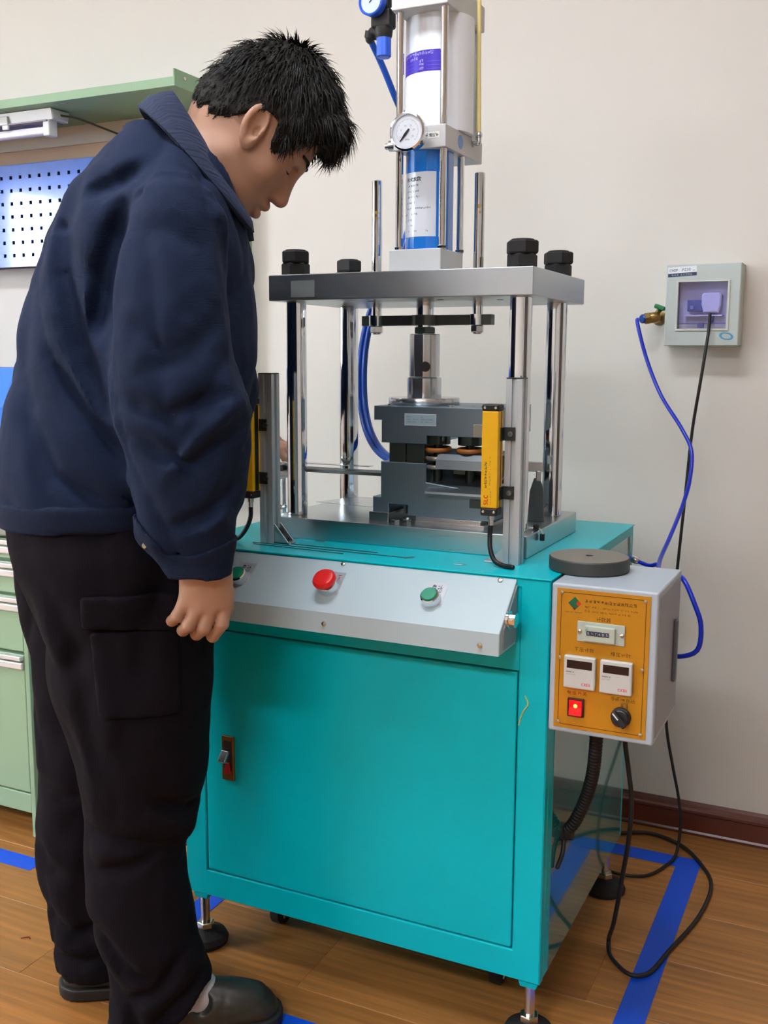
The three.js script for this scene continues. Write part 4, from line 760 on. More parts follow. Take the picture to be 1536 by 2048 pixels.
{
  const worker = thing('person', 'standing man in a dark navy work jacket and trousers bending his head towards the press', 'person', [-1.035, 0, -1.39], undefined, Math.atan2(0.5426, 0.84));

  // --- head frame: f towards the face, u up, r to the right; bent forward about 50 degrees
  const E0 = [0.11, 1.503], cT = 0.643, sT = 0.766;
  const toHead = (s, y) => [(s - E0[0]) * cT - (y - E0[1]) * sT, (s - E0[0]) * sT + (y - E0[1]) * cT];
  const fromHead = (f, u) => [E0[0] + f * cT + u * sT, E0[1] - f * sT + u * cT];
  const ear = (f, u, r) => {
    const q = Math.abs(r) - 0.0765, a = 0.3, ef = (f - 0.01) * Math.cos(a) + (u - 0.01) * Math.sin(a), eu = -(f - 0.01) * Math.sin(a) + (u - 0.01) * Math.cos(a), lean = q - (ef < 0 ? -ef : 0) * 0.45;
    let d = ellipsoid(ef, eu, lean, [0, 0.004, 0.002], [0.019, 0.034, 0.0085]);
    d = smin(d, ellipsoid(ef, eu, lean, [0.004, -0.024, 0.001], [0.011, 0.014, 0.006]), 0.008);
    const hollow = ellipsoid(ef, eu, lean, [0.004, 0.005, 0.0105], [0.0132, 0.0265, 0.0095]);
    d = Math.max(d, -hollow);
    d = Math.max(d, -ellipsoid(ef, eu, lean, [0.008, -0.004, 0.002], [0.006, 0.009, 0.011]));
    return smin(d, ellipsoid(ef, eu, lean, [0.0145, -0.004, 0.003], [0.004, 0.009, 0.005]), 0.003);
  };
  const headSdf = (s, y, r) => {
    const [f, u] = toHead(s, y), ar = Math.abs(r);
    let d = ellipsoid(f, u, r, [0.0, 0.042, 0], [0.097, 0.097, 0.077]);
    d = smin(d, ellipsoid(f, u, r, [-0.04, -0.012, 0], [0.052, 0.052, 0.056]), 0.03);
    d = smin(d, ellipsoid(f, u, r, [0.035, -0.02, 0], [0.063, 0.088, 0.064]), 0.03);
    d = smin(d, ellipsoid(f, u, r, [0.04, -0.066, 0], [0.05, 0.042, 0.053]), 0.03);
    d = smin(d, capsule(f, u, ar, [0.01, -0.05, 0.056], [0.066, -0.092, 0.02], 0.016, 0.014), 0.02);
    d = smin(d, ellipsoid(f, u, r, [0.08, -0.092, 0], [0.017, 0.015, 0.02]), 0.015);
    d = smin(d, capsule(f, u, ar, [0.086, 0.036, 0.012], [0.072, 0.034, 0.046], 0.0105, 0.012), 0.018);       // brow
    d = Math.max(d, -ellipsoid(f, u, ar, [0.1, 0.016, 0.034], [0.014, 0.013, 0.019]) * 0.6);                 // eye hollow
    d = smin(d, ellipsoid(f, u, ar, [0.0775, 0.014, 0.033], [0.012, 0.0105, 0.015]), 0.004);                // lidded eye
    d = smin(d, capsule(f, u, r, [0.091, 0.022, 0], [0.112, -0.02, 0], 0.0085, 0.0115), 0.014);             // nose
    d = smin(d, capsule(f, u, ar, [0.112, -0.022, 0], [0.1005, -0.026, 0.0125], 0.0098, 0.008), 0.006);
    d = smin(d, ellipsoid(f, u, ar, [0.06, -0.018, 0.05], [0.02, 0.018, 0.014]), 0.02);                     // cheek
    d = smin(d, capsule(f, u, ar, [0.1035, -0.047, 0], [0.0885, -0.0535, 0.021], 0.0085, 0.0035), 0.007);  // upper lip
    d = smin(d, capsule(f, u, ar, [0.1025, -0.066, 0], [0.089, -0.06, 0.02], 0.0085, 0.0035), 0.004);   // lower lip
    d = smin(d, capsule(f, u, r, [0.089, -0.074, 0], [0.084, -0.09, 0], 0.005, 0.012), 0.012);
    d = smin(d, ear(f, u, r), 0.004);
    const neck = capsule(s, y, r, [-0.005, 1.40, 0], [0.07, 1.478, 0], 0.066, 0.061);
    d = smin(d, neck, 0.03);
    return smin(d, capsule(s, y, ar, [0.0, 1.42, 0.09], [0.03, 1.45, 0.03], 0.03, 0.045), 0.03);
  };
  const headGeo = surfaceNet(headSdf, [-0.1, 1.33, -0.14], [0.27, 1.66, 0.14], 0.0032);

  // --- hands: palm and five separate fingers
  const chain = (p, r, k = 0.0025) => (x, y, z) => { let d = 9; for (let i = 0; i + 1 < p.length; i++) d = smin(d, capsule(x, y, z, p[i], p[i + 1], r[i], r[i + 1]), k); return d; };
  function hand(spec, pad) {
    const palm = (x, y, z) => { let d = 9; for (const [a, b, ra, rb] of spec.palm) d = smin(d, capsule(x, y, z, a, b, ra, rb), 0.016); return d; };
    const fingers = spec.fingers.map(([p, r]) => chain(p, r));
    const f = (x, y, z) => { let d = palm(x, y, z), near = 9; for (const q of fingers) near = Math.min(near, q(x, y, z)); return smin(d, near, 0.006); };
    const all = [...spec.palm.flatMap((q) => [q[0], q[1]]), ...spec.fingers.flatMap((q) => q[0])];
    const lo = [0, 1, 2].map((i) => Math.min(...all.map((p) => p[i])) - pad), hi = [0, 1, 2].map((i) => Math.max(...all.map((p) => p[i])) + pad);
    return surfaceNet(f, lo, hi, 0.0026);
  }
  const HR = 0.215;
  const rightHand = hand({
    palm: [[[0.04, 0.9, HR], [0.039, 0.845, HR], 0.031, 0.03], [[0.03, 0.85, HR], [0.016, 0.79, HR + 0.004], 0.026, 0.0135], [[0.042, 0.85, HR], [0.036, 0.785, HR + 0.008], 0.026, 0.0145], [[0.05, 0.85, HR], [0.055, 0.787, HR + 0.006], 0.026, 0.0145], [[0.056, 0.85, HR], [0.07, 0.793, HR], 0.024, 0.014], [[0.055, 0.83, HR - 0.01], [0.06, 0.8, HR - 0.02], 0.018, 0.014]],
    fingers: [
      [[[0.013, 0.793, HR + 0.004], [0.0, 0.77, HR + 0.008], [-0.009, 0.759, HR - 0.008], [-0.006, 0.757, HR - 0.022]], [0.0105, 0.0095, 0.0085, 0.0075]],
      [[[0.034, 0.787, HR + 0.008], [0.017, 0.757, HR + 0.013], [0.007, 0.744, HR - 0.008], [0.01, 0.745, HR - 0.026]], [0.0115, 0.0102, 0.0092, 0.008]],
      [[[0.053, 0.788, HR + 0.006], [0.04, 0.752, HR + 0.012], [0.027, 0.737, HR - 0.01], [0.029, 0.74, HR - 0.03]], [0.0115, 0.0105, 0.0095, 0.0082]],
      [[[0.07, 0.794, HR], [0.066, 0.757, HR + 0.008], [0.051, 0.734, HR - 0.006], [0.047, 0.732, HR - 0.026]], [0.0112, 0.0102, 0.0094, 0.0082]],
      [[[0.058, 0.822, HR - 0.018], [0.073, 0.795, HR - 0.036], [0.072, 0.768, HR - 0.044], [0.066, 0.748, HR - 0.046]], [0.015, 0.0115, 0.0105, 0.0088]],
    ],
  }, 0.035);
  // left hand, out past the left columns on the strip feeder
  const lw = (x, y, z) => [(x + 1.035) * 0.84 - (z + 1.39) * 0.5426, y, (x + 1.035) * 0.5426 + (z + 1.39) * 0.84];
  const leftHand = hand({
    palm: [[lw(-1.320, 1.015, -1.9), lw(-1.270, 0.99, -1.93), 0.027, 0.023], [lw(-1.270, 0.995, -1.935), lw(-1.210, 0.968, -1.945), 0.019, 0.014], [lw(-1.273, 0.985, -1.918), lw(-1.215, 0.958, -1.918), 0.018, 0.013], [lw(-1.273, 0.99, -1.95), lw(-1.210, 0.968, -1.966), 0.017, 0.013]],
    fingers: [
      [[lw(-1.213, 0.968, -1.967), lw(-1.185, 0.955, -1.972), lw(-1.170, 0.94, -1.972), lw(-1.165, 0.929, -1.97)], [0.0105, 0.0095, 0.0088, 0.0078]],
      [[lw(-1.210, 0.967, -1.95), lw(-1.175, 0.952, -1.952), lw(-1.160, 0.936, -1.952), lw(-1.157, 0.925, -1.95)], [0.011, 0.01, 0.0092, 0.008]],
      [[lw(-1.211, 0.964, -1.932), lw(-1.177, 0.948, -1.931), lw(-1.163, 0.932, -1.931), lw(-1.161, 0.921, -1.93)], [0.0108, 0.0098, 0.009, 0.0078]],
      [[lw(-1.215, 0.957, -1.915), lw(-1.190, 0.943, -1.911), lw(-1.178, 0.929, -1.911), lw(-1.177, 0.92, -1.911)], [0.0098, 0.0088, 0.008, 0.0072]],
      [[lw(-1.227, 0.975, -1.905), lw(-1.207, 0.955, -1.893), lw(-1.197, 0.94, -1.888), lw(-1.194, 0.93, -1.886)], [0.0135, 0.0112, 0.01, 0.0085]],
    ],
  }, 0.035);

  // --- joints of the body under the clothes
  const SH = { r: [0.005, 1.352, 0.165], l: [0.005, 1.352, -0.165] }, LE = [-0.02, 1.1, -0.3], LW = lw(-1.33, 1.02, -1.895);
  const coreSdf = (s, y, r) => {
    let d = ellipsoid(s, y, r, [-0.09, 1.12, 0], [0.085, 0.3, 0.14]);
    d = smin(d, capsule(s, y, Math.abs(r), [-0.02, 1.37, 0.02], [-0.005, 1.345, 0.14], 0.06, 0.05), 0.04);
    d = smin(d, ellipsoid(s, y, r, [-0.12, 0.87, 0], [0.1, 0.13, 0.14]), 0.05);
    d = smin(d, capsule(s, y, r, [-0.01, 1.36, 0], [0.06, 1.465, 0], 0.06, 0.054), 0.03);
    d = smin(d, capsule(s, y, r, SH.r, [0.008, 1.11, 0.222], 0.05, 0.042), 0.02);
    d = smin(d, capsule(s, y, r, [0.008, 1.11, 0.222], [0.04, 0.875, HR], 0.042, 0.029), 0.02);
    d = smin(d, capsule(s, y, r, SH.l, LE, 0.05, 0.042), 0.02);
    d = smin(d, capsule(s, y, r, LE, LW, 0.042, 0.028), 0.02);
    d = smin(d, capsule(s, y, r, [-0.09, 0.84, 0.085], [-0.08, 0.48, 0.085], 0.075, 0.052), 0.03);
    d = smin(d, capsule(s, y, r, [-0.08, 0.48, 0.085], [-0.08, 0.08, 0.075], 0.052, 0.036), 0.02);
    d = smin(d, capsule(s, y, r, [-0.15, 0.84, -0.08], [-0.19, 0.48, -0.07], 0.07, 0.05), 0.03);
    return smin(d, capsule(s, y, r, [-0.19, 0.48, -0.07], [-0.19, 0.07, -0.062], 0.05, 0.035), 0.02);
  };
  const skin = mat(0xac846c, 0.55);
  const bodyGeo = join([headGeo, rightHand, leftHand, surfaceNet(coreSdf, [-0.28, 0.03, -0.56], [0.2, 1.56, 0.3], 0.015)]);
  const body = part(worker, 'body', bodyGeo, skin);
  // eyes and brows
  for (const e of [1, -1]) {
    const at = (f, u, r) => { const [s, y] = fromHead(f, u); return [s, y, r * e]; };
    part(body, 'eyebrow', tube([at(0.1, 0.043, 0.014), at(0.099, 0.0475, 0.026), at(0.088, 0.046, 0.042)], 0.0027, 6), mat(0x16120f, 0.8));
    part(body, 'eyelash', tube([at(0.0915, 0.0125, 0.024), at(0.0915, 0.0105, 0.033), at(0.0865, 0.011, 0.042)], 0.0011, 6), mat(0x16120f, 0.8));
  }

  // --- hair: cap shaped by the hairline, with strands
  const hairLine = table([[-0.14, -0.03], [-0.09, -0.034], [-0.05, -0.032], [-0.034, -0.026], [-0.014, 0.012], [0.008, 0.04], [0.026, 0.045], [0.036, 0.03], [0.046, 0.012], [0.06, 0.012], [0.07, 0.05], [0.086, 0.078], [0.1, 0.088], [0.14, 0.092]]);
  const hairSdf = (s, y, r) => {
    const [f, u] = toHead(s, y);
    const lump = 0.004 * noise.noise(f * 60, u * 34 + 3, r * 60) + 0.0025 * noise.noise(f * 150, u * 80, r * 150);
    const thin = 1 - 0.8 * sstep(0.05, -0.02, u);
    let d = ellipsoid(f, u, r, [0.004, 0.058, 0], [0.1085, 0.112, 0.088]) + lump;
    d = smin(d, ellipsoid(f, u, r, [0.086, 0.108, 0], [0.024, 0.03, 0.062]) + lump, 0.02);
    d = smin(d, ellipsoid(f, u, r, [-0.046, 0.0, 0], [0.054, 0.05, 0.064]) + lump, 0.03);
    d = Math.max(d, headSdf(s, y, r) - 0.004 - 0.035 * thin + 0.01 * lump);
    const line = hairLine(f)[0] + 0.004 * noise.noise(f * 90, r * 90, 5);
    return Math.max(d, (line - u) * 0.7);
  };
  const hairGeo = surfaceNet(hairSdf, [-0.06, 1.42, -0.11], [0.3, 1.68, 0.11], 0.0034);
  const strands = [];
  {
    const p = hairGeo.attributes.position, nrm = hairGeo.attributes.normal, n = V(0, 0, 0), a = V(0, 0, 0), fl = V(0, 0, 0), side = V(0, 0, 0), pos = [];
    const [cs, cyy] = fromHead(-0.06, 0.17);
    for (let i = 0; i < 7500; i++) {
      const k = Math.floor(rnd() * p.count); a.fromBufferAttribute(p, k); n.fromBufferAttribute(nrm, k);
      const [f, u] = toHead(a.x, a.y); if (n.dot(V(a.x - E0[0], a.y - E0[1] - 0.02, a.z)) < 0) continue;
      fl.set(a.x - cs, a.y - cyy, a.z).normalize(); fl.addScaledVector(n, -fl.dot(n)).normalize();
      const crown = Math.hypot(f + 0.06, u - 0.17, a.z) < 0.045, fringe = f > 0.085 && u > 0.075;
      const nearEar = f > -0.035 && f < 0.05 && u < 0.06;
      const len = (nearEar ? 0.006 : crown ? 0.02 : u < 0.03 ? 0.008 : fringe ? 0.026 : 0.02) * (0.6 + 0.8 * rnd()), lift = crown ? 0.9 : u < 0.03 ? 0.25 : 0.38;
      const d = fl.clone().addScaledVector(n, lift * (0.4 + rnd())).add(V(rnd() - 0.5, rnd() - 0.5, rnd() - 0.5).multiplyScalar(0.7)).normalize();
      side.crossVectors(d, n).normalize().multiplyScalar(0.0011 + 0.0009 * rnd());
      const b = a.clone().addScaledVector(n, -0.002), m = b.clone().addScaledVector(d, len * 0.55).addScaledVector(n, 0.0015), t = b.clone().addScaledVector(d, len).addScaledVector(fl, len * 0.25); if (!crown) t.y -= len * 0.12;
      const up = n.clone().multiplyScalar(0.0007), push = (...v) => v.forEach((q) => pos.push(q.x, q.y, q.z));
      const b1 = b.clone().add(side), b2 = b.clone().sub(side), b3 = b.clone().add(up), m1 = m.clone().addScaledVector(side, 0.7), m2 = m.clone().addScaledVector(side, -0.7), m3 = m.clone().add(up);
      push(b1, m1, m3, b1, m3, b3, b3, m3, m2, b3, m2, b2, b2, m2, m1, b2, m1, b1, m1, t, m3, m3, t, m2, m2, t, m1);
    }
    const g = new THREE.BufferGeometry(); g.setAttribute('position', new THREE.Float32BufferAttribute(pos, 3)); g.computeVertexNormals(); strands.push(g);
  }
  part(worker, 'hair', [hairGeo, ...strands], mat(0x12110e, 0.62, 0, { specularIntensity: 0.6 }));

  // --- jacket
  const torso = rings([
    [1.50, -0.075, 0.03, 0, 0.085], [1.46, -0.118, 0.07, 0, 0.125], [1.43, -0.15, 0.085, 0, 0.16], [1.395, -0.173, 0.098, 0, 0.185], [1.344, -0.198, 0.112, 0, 0.2], [1.291, -0.216, 0.12, 0, 0.207], [1.222, -0.237, 0.122, 0, 0.208], [1.145, -0.253, 0.125, 0, 0.207],
    [1.09, -0.267, 0.122, 0, 0.205], [1.036, -0.281, 0.1, 0, 0.203], [0.97, -0.292, 0.06, 0, 0.2], [0.92, -0.294, 0.03, 0, 0.195], [0.885, -0.286, 0.015, 0, 0.19], [0.85, -0.275, 0.005, 0, 0.186]], 2.25);
  const sleeveR = rings([
    [1.40, -0.02, 0.045, 0.19, 0.04], [1.385, -0.035, 0.06, 0.192, 0.056], [1.346, -0.056, 0.08, 0.2, 0.072], [1.291, -0.071, 0.088, 0.212, 0.078], [1.22, -0.076, 0.092, 0.222, 0.078], [1.15, -0.08, 0.099, 0.228, 0.077], [1.102, -0.085, 0.115, 0.23, 0.077], [1.054, -0.076, 0.116, 0.228, 0.075], [1.017, -0.064, 0.109, 0.224, 0.072], [0.944, -0.05, 0.097, 0.218, 0.064], [0.884, -0.047, 0.089, 0.216, 0.056], [0.85, -0.03, 0.0845, 0.215, 0.052], [0.81, -0.02, 0.083, 0.215, 0.05]], 2.15);
  const cuffCut = (s) => 0.832 + Math.max(0, -0.008 - s) * 1.15;
  const jf = creases([
    // back fold, armhole, shoulder and elbow folds, seen from his right
    [[[-0.135, 1.43, 0.12], [-0.155, 1.34, 0.16], [-0.15, 1.27, 0.18], [-0.13, 1.17, 0.19], [-0.1, 1.07, 0.19]], 0.016, 0.02],
    [[[-0.062, 1.36, 0.19], [-0.085, 1.29, 0.2], [-0.1, 1.22, 0.2], [-0.11, 1.18, 0.2]], 0.015, 0.026],
    [[[-0.035, 1.425, 0.16], [-0.08, 1.395, 0.17], [-0.12, 1.385, 0.17]], 0.013, 0.016],
    [[[-0.19, 1.36, 0.11], [-0.215, 1.25, 0.14], [-0.225, 1.13, 0.15], [-0.2, 1.03, 0.17]], 0.014, 0.009],
    [[[-0.17, 1.15, 0.19], [-0.12, 1.06, 0.2], [-0.075, 1.0, 0.2]], 0.014, 0.014],
    [[[-0.23, 1.1, 0.15], [-0.17, 0.98, 0.18], [-0.1, 0.93, 0.2]], 0.015, 0.009],
    [[[0.075, 1.33, 0.24], [0.09, 1.22, 0.24], [0.105, 1.12, 0.25]], 0.011, 0.014],
    [[[-0.06, 1.09, 0.29], [0.0, 1.07, 0.31], [0.07, 1.1, 0.3]], 0.012, 0.008], [[[-0.05, 1.04, 0.29], [0.03, 1.0, 0.3], [0.1, 1.06, 0.28]], 0.012, 0.008],
    [[[0.1, 1.09, 0.28], [0.05, 1.05, 0.3], [-0.01, 0.98, 0.29]], 0.011, -0.006], [[[0.09, 0.98, 0.27], [0.05, 0.93, 0.28], [0.0, 0.91, 0.27]], 0.011, 0.008], [[[0.07, 1.2, 0.3], [0.03, 1.15, 0.305], [-0.03, 1.13, 0.3]], 0.014, 0.005],
    [[[-0.05, 1.2, 0.285], [0.0, 1.16, 0.3], [0.06, 1.16, 0.3]], 0.012, 0.004], [[[0.08, 0.93, 0.26], [0.04, 0.9, 0.27]], 0.01, -0.005],
      // seams
    [[[-0.063, 1.34, 0.235], [-0.045, 1.37, 0.225], [-0.01, 1.388, 0.21], [0.035, 1.387, 0.21], [0.068, 1.365, 0.225]], 0.0055, 0.005],
    [[[-0.152, 1.44, 0.0], [-0.15, 1.435, 0.07], [-0.125, 1.42, 0.13], [-0.1, 1.4, 0.16]], 0.0055, 0.0045],
  ]);
  const ridge = (x, y, z) => { const v = 1 - Math.abs(noise.noise(x, y, z)) * 2.2; return v > 0 ? v * v : 0; };
  const sleeveL = (s, y, r) => smin(capsule(s, y, r, [0.0, 1.345, -0.165], LE, 0.085, 0.076), capsule(s, y, r, LE, lw(-1.335, 1.022, -1.885), 0.076, 0.048), 0.03);
  const torsoCut = (s, y, r) => Math.max(torso(s, y, r), (0.891 - 0.07 * Math.max(0, -0.19 - s) + 0.0 * r - y));
  const jacketSdf = (s, y, r) => {
    let d = torsoCut(s, y, r);
    d = smin(d, Math.max(capsule(s, y, Math.abs(r), [-0.02, 1.41, 0.05], [0.0, 1.345, 0.165], 0.075, 0.062), -0.2), 0.035);
    const sr = sleeveR(s, y, r) + 0.004 * fbm(s * 16 + y * 9, y * 11 - s * 6, r * 16);
    d = smin(d, Math.max(sr, cuffCut(s) - y), 0.018);
    d = smin(d, sleeveL(s, y, r), 0.02);
    d += -0.0035 + 1.5 * jf(s, y, r) + 0.005 * fbm(s * 11 + y * 4 + 4, y * 6 - s * 3, r * 11) + 0.007 * ridge(s * 10 + y * 5, y * 4 - s * 4, r * 6);
    // neck opening and hollow cuffs
    d = Math.max(d, -capsule(s, y, r, [0.03, 1.43, 0], [0.13, 1.56, 0], 0.075, 0.085));
    d = Math.max(d, -Math.max(sr + 0.01, y - (cuffCut(s) + 0.04), 0.12 - r));
    return d;
  };
  const cloth = (hex) => mat(hex, 0.88, 0, { specularIntensity: 0.5, sheen: 0.12, sheenRoughness: 0.6, sheenColor: new THREE.Color(0x4a5c9a), bumpMap: clothBump, bumpScale: 0.0006 });
  const navy = cloth(0x0f1e39), navyDark = cloth(0x0e1b34);
  const JB = [[-0.34, 0.8, -0.52], [0.2, 1.56, 0.34]];
  const jacket = part(worker, 'jacket', surfaceNet(jacketSdf, JB[0], JB[1], 0.0055), navy);
  const patch = (f, off, region, lo, hi, h) => surfaceNet((s, y, r) => Math.max(f(s, y, r) - off, -f(s, y, r) - 0.009, region(s, y, r)), lo, hi, h);
  const box = (s, y, r, a, b) => Math.max(a[0] - s, s - b[0], a[1] - y, y - b[1], a[2] - r, r - b[2]);
  part(jacket, 'cuff', patch(jacketSdf, 0.0036, (s, y, r) => Math.max(y - (cuffCut(s) + 0.038 + 0.35 * Math.max(0, s - 0.03)), cuffCut(s) - 0.002 - y, 0.13 - r), [-0.08, 0.815, 0.12], [0.13, 0.95, 0.31], 0.004), navyDark);
  part(jacket, 'cuff_button', disc(0.0045, 0.0025, [-0.041, 0.882, 0.248], [-0.45, 0.1, 0.9], 18), M.screw);
  part(jacket, 'hem_band', patch((s, y, r) => torsoCut(s, y, r) + jf(s, y, r), 0.005, (s, y, r) => Math.max(0.889 - 0.07 * Math.max(0, -0.19 - s) - y, y - (0.932 - 0.07 * Math.max(0, -0.19 - s)), sleeveR(s, y, r) < 0.006 ? 0.01 : -0.01), [-0.33, 0.85, -0.22], [0.08, 0.955, 0.22], 0.0055), navyDark);
  // folded collar round the neck
  {
    const pos = [], idx = [], N = 64, prof = [[0, 0], [0.2, 0.008], [0.6, 0.017], [1, 0.017], [1.02, 0.008], [0.6, 0.004], [0.25, -0.005], [0.05, -0.007]];
    for (let i = 0; i <= N; i++) {
      const th = -2.75 + 5.5 * i / N, c = Math.cos(th), q = Math.sin(th);                   // 0 = nape
      const top = [0.052 - 0.055 * c, 1.474 + 0.092 * c, 0.072 * q], bot = [0.034 - 0.08 * c, 1.431 + 0.095 * c, 0.13 * q];
      const out = V(-0.55 * c, 0.35 + 0.3 * c, 0.8 * q).normalize();
      for (const [t, o] of prof) pos.push(top[0] + (bot[0] - top[0]) * t + out.x * o, top[1] + (bot[1] - top[1]) * t + out.y * o, top[2] + (bot[2] - top[2]) * t + out.z * o);
    }
    const P = prof.length;
    for (let i = 0; i < N; i++) for (let j = 0; j < P; j++) { const a = i * P + j, b = i * P + (j + 1) % P; idx.push(a, b, a + P, b, b + P, a + P); }
    for (let j = 1; j < P - 1; j++) { idx.push(0, j + 1, j); const e = N * P; idx.push(e, e + j, e + j + 1); }
    const g = new THREE.BufferGeometry(); g.setAttribute('position', new THREE.Float32BufferAttribute(pos, 3)); g.setIndex(idx); g.computeVertexNormals();
    const uv = new Float32Array(pos.length / 3 * 2); for (let i = 0; i < uv.length / 2; i++) { uv[2 * i] = (pos[3 * i] + pos[3 * i + 2]) * 8; uv[2 * i + 1] = pos[3 * i + 1] * 8; } g.setAttribute('uv', new THREE.BufferAttribute(uv, 2));
    const weave = noiseTex(64, 26, 0.5, 0.8);
    part(jacket, 'collar', g, mat(0x14233f, 0.85, 0, { bumpMap: weave, bumpScale: 0.0015, sheen: 0.3, sheenColor: new THREE.Color(0x5a6a9a) }));
  }

  // --- trousers
  const legR = rings([
    [0.9, -0.27, 0.02, 0.07, 0.12], [0.848, -0.265, 0.046, 0.082, 0.12], [0.78, -0.247, 0.05, 0.09, 0.112], [0.7, -0.226, 0.046, 0.095, 0.105], [0.6, -0.212, 0.043, 0.095, 0.1], [0.51, -0.185, 0.037, 0.093, 0.092], [0.46, -0.175, 0.031, 0.09, 0.088], [0.39, -0.173, 0.016, 0.087, 0.084], [0.345, -0.173, -0.004, 0.085, 0.08],
    [0.3, -0.173, -0.002, 0.084, 0.08], [0.24, -0.17, 0.006, 0.082, 0.08], [0.19, -0.16, 0.012, 0.08, 0.08], [0.13, -0.145, 0.024, 0.077, 0.08], [0.09, -0.139, 0.036, 0.075, 0.078], [0.05, -0.142, 0.03, 0.073, 0.075], [0.018, -0.142, 0.0, 0.073, 0.07]], 2.2);
  const legL = rings([
    [0.9, -0.29, 0.0, -0.07, 0.11], [0.81, -0.3, -0.02, -0.08, 0.105], [0.69, -0.288, -0.055, -0.078, 0.092], [0.605, -0.276, -0.075, -0.074, 0.088], [0.5, -0.274, -0.095, -0.07, 0.082], [0.36, -0.282, -0.115, -0.066, 0.076], [0.23, -0.279, -0.12, -0.064, 0.074], [0.17, -0.266, -0.115, -0.062, 0.073], [0.11, -0.262, -0.105, -0.06, 0.072], [0.06, -0.256, -0.1, -0.06, 0.07], [0.04, -0.252, -0.1, -0.06, 0.068]], 2.2);
  const tf = creases([
    [[[-0.05, 0.46, 0.17], [0.0, 0.43, 0.15], [0.03, 0.4, 0.12]], 0.014, 0.012], [[[-0.16, 0.4, 0.15], [-0.08, 0.385, 0.17], [0.0, 0.36, 0.14]], 0.012, 0.01], [[[-0.15, 0.33, 0.15], [-0.08, 0.345, 0.165], [-0.03, 0.375, 0.15]], 0.012, 0.009],
    [[[-0.15, 0.22, 0.14], [-0.09, 0.15, 0.155], [-0.05, 0.13, 0.15]], 0.013, 0.01], [[[-0.02, 0.17, 0.14], [-0.05, 0.12, 0.15], [-0.1, 0.1, 0.15]], 0.012, 0.012], [[[0.02, 0.12, 0.12], [-0.03, 0.085, 0.145], [-0.06, 0.05, 0.145]], 0.012, 0.012], [[[-0.14, 0.14, 0.12], [-0.1, 0.08, 0.15], [-0.09, 0.03, 0.145]], 0.012, 0.008],
    [[[-0.2, 0.82, 0.17], [-0.16, 0.72, 0.19], [-0.14, 0.6, 0.19], [-0.13, 0.5, 0.18]], 0.02, 0.007], [[[-0.24, 0.8, 0.14], [-0.2, 0.62, 0.17], [-0.16, 0.5, 0.16]], 0.016, 0.006], [[[-0.02, 0.83, 0.19], [-0.05, 0.74, 0.2], [-0.06, 0.66, 0.2]], 0.02, 0.007],
    [[[-0.27, 0.42, -0.01], [-0.22, 0.4, 0.01], [-0.18, 0.4, 0.01]], 0.013, 0.009], [[[-0.26, 0.18, -0.02], [-0.21, 0.14, 0.005], [-0.16, 0.16, 0.005]], 0.013, 0.01], [[[-0.25, 0.1, -0.02], [-0.2, 0.09, 0.005], [-0.15, 0.1, 0.0]], 0.012, 0.01], [[[-0.28, 0.3, -0.02], [-0.23, 0.25, 0.0]], 0.014, 0.008],
  ]);
  const trouserSdf = (s, y, r) => {
    const a = Math.max(legR(s, y, r), 0.02 + 0.85 * Math.max(0, s + 0.055) - y), b = Math.max(legL(s, y, r), 0.044 - y);
    return smin(a, b, 0.012) + 1.4 * tf(s, y, r) + 0.005 * fbm(s * 12, y * 6 + 2, r * 12) + 0.006 * ridge(s * 9 - y * 2, y * 5 + s * 4, r * 7 + 3);
  };
  const pantMat = mat(0x0d0912, 0.9, 0, { specularIntensity: 0.35, bumpMap: clothBump, bumpScale: 0.0006 });
  const trousers = part(worker, 'trousers', surfaceNet(trouserSdf, [-0.34, 0.0, -0.2], [0.09, 0.915, 0.23], 0.0065), pantMat);
  const side = (s, y, r) => 0.09 - r;
  part(trousers, 'cargo_pocket', patch(trouserSdf, 0.006, (s, y, r) => Math.max(box(s, y, r, [-0.132 - 0.06 * (y - 0.74), 0.605, 0.1], [-0.002, 0.742, 0.25])), [-0.15, 0.585, 0.09], [0.03, 0.76, 0.23], 0.0045), pantMat);
  part(trousers, 'pocket_flap', patch(trouserSdf, 0.0095, (s, y, r) => Math.max(box(s, y, r, [-0.142, 0.742 - 0.1 * (s + 0.06), 0.1], [0.0, 0.797, 0.25])), [-0.16, 0.71, 0.09], [0.04, 0.82, 0.24], 0.0045), pantMat);

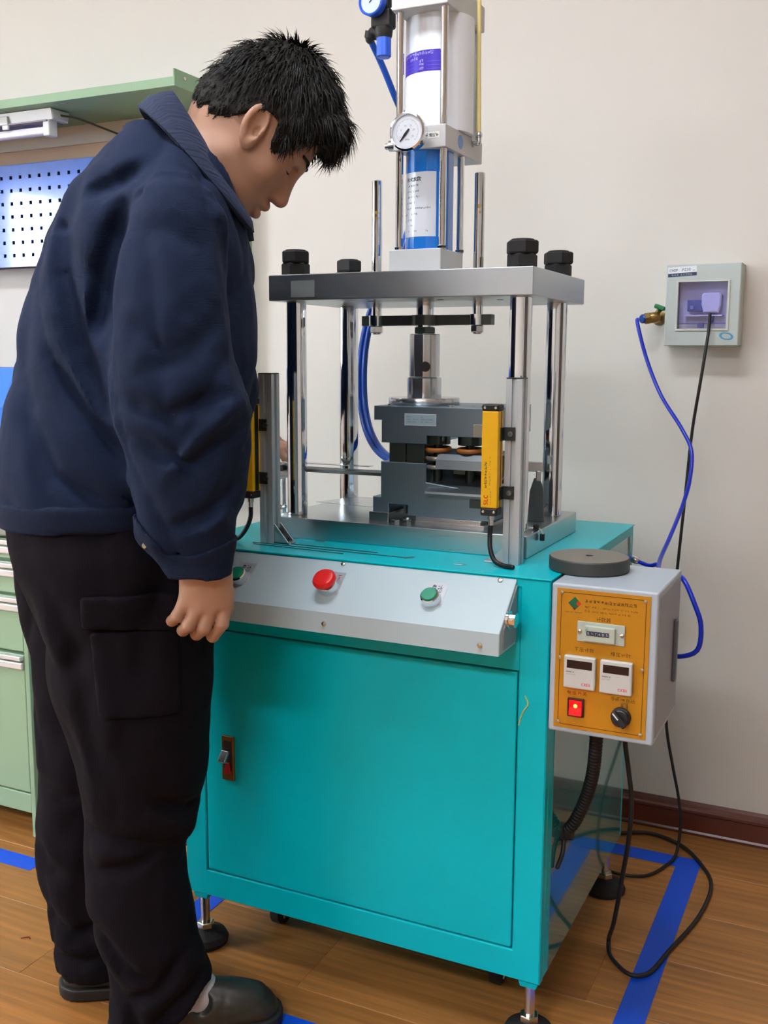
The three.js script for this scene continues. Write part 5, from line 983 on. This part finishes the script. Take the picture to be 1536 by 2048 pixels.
  // --- shoes: sole outline with a rounded upper
  function shoe(heel, r0, len) {
    const up = table([[0, 0.036, 0.075], [0.04, 0.04, 0.09], [0.1, 0.041, 0.095], [0.16, 0.045, 0.088], [0.21, 0.048, 0.08], [0.25, 0.043, 0.07], [0.275, 0.03, 0.056], [0.286, 0.014, 0.042]].map(([t, w, h]) => [t * len / 0.286, w, h]));
    const wrap = (s, r, w, pad) => { const t = s - heel; const tt = clamp(t, 0.03, len - 0.045); return Math.hypot(t - tt, (r - r0) * (w < 0.001 ? 1 : 1)) - pad; };
    const outline = (s, r, g) => { const t = clamp(s - heel, 0.036, len - 0.046), w = up(t)[0] + g; return Math.hypot(s - heel - t, r - r0) - w; };
    const upper = (s, y, r) => {
      const t = clamp(s - heel, 0, len), h = up(t)[1], o = outline(s, r, -0.003), k = clamp((y - 0.012) / (h - 0.012), 0, 1.2);
      const seam = 0.0016 * Math.exp(-(((s - heel - 0.185 - 0.25 * (y - 0.03)) / 0.002) ** 2)) + 0.0014 * Math.exp(-(((y - 0.036 - 0.02 * sstep(0.2, 0.285, s - heel)) / 0.0025) ** 2));
      return -smin(-(o + 0.026 * k ** 3), -Math.max((y - h) * 0.8, 0.012 - y), 0.02) + seam;
    };
    const sole = (s, y, r) => Math.max(outline(s, r, 0.003 - 0.06 * Math.max(0, 0.006 - y)), y - 0.024, 0.0008 - y);
    const opening = (s, y, r) => Math.max(ellipsoid(s, y, r, [heel + 0.085, 0.108, r0 + 0.002], [0.07, 0.058, 0.04]));
    return { upper: (s, y, r) => Math.max(upper(s, y, r), -opening(s, y, r), -ellipsoid(s, y, r, [heel + 0.155, 0.064, r0 + 0.05], [0.02, 0.024, 0.03])), sole, lo: [heel - 0.03, -0.006, r0 - 0.07], hi: [heel + len + 0.03, 0.12, r0 + 0.07] };
  }
  const leather = mat(0x26241f, 0.42), soleMat = mat(0x1a1917, 0.6);
  for (const [heel, r0, len] of [[-0.14, 0.072, 0.292], [-0.244, -0.058, 0.262]]) {
    const q = shoe(heel, r0, len), sh = part(worker, 'shoe', surfaceNet(q.upper, q.lo, q.hi, 0.0045), leather);
    part(sh, 'sole', surfaceNet(q.sole, q.lo, q.hi, 0.004), soleMat);
    part(worker, 'sock', surfaceNet((s, y, r) => Math.max(ellipsoid(s, y, r, [heel + 0.105, 0.06, r0], [0.082, 0.056, 0.041]), y - 0.115), [heel - 0.02, 0.01, r0 - 0.055], [heel + 0.19, 0.13, r0 + 0.055], 0.005), mat(0xb4b4bc, 0.9));
  }
}

renderer.render(scene, camera);
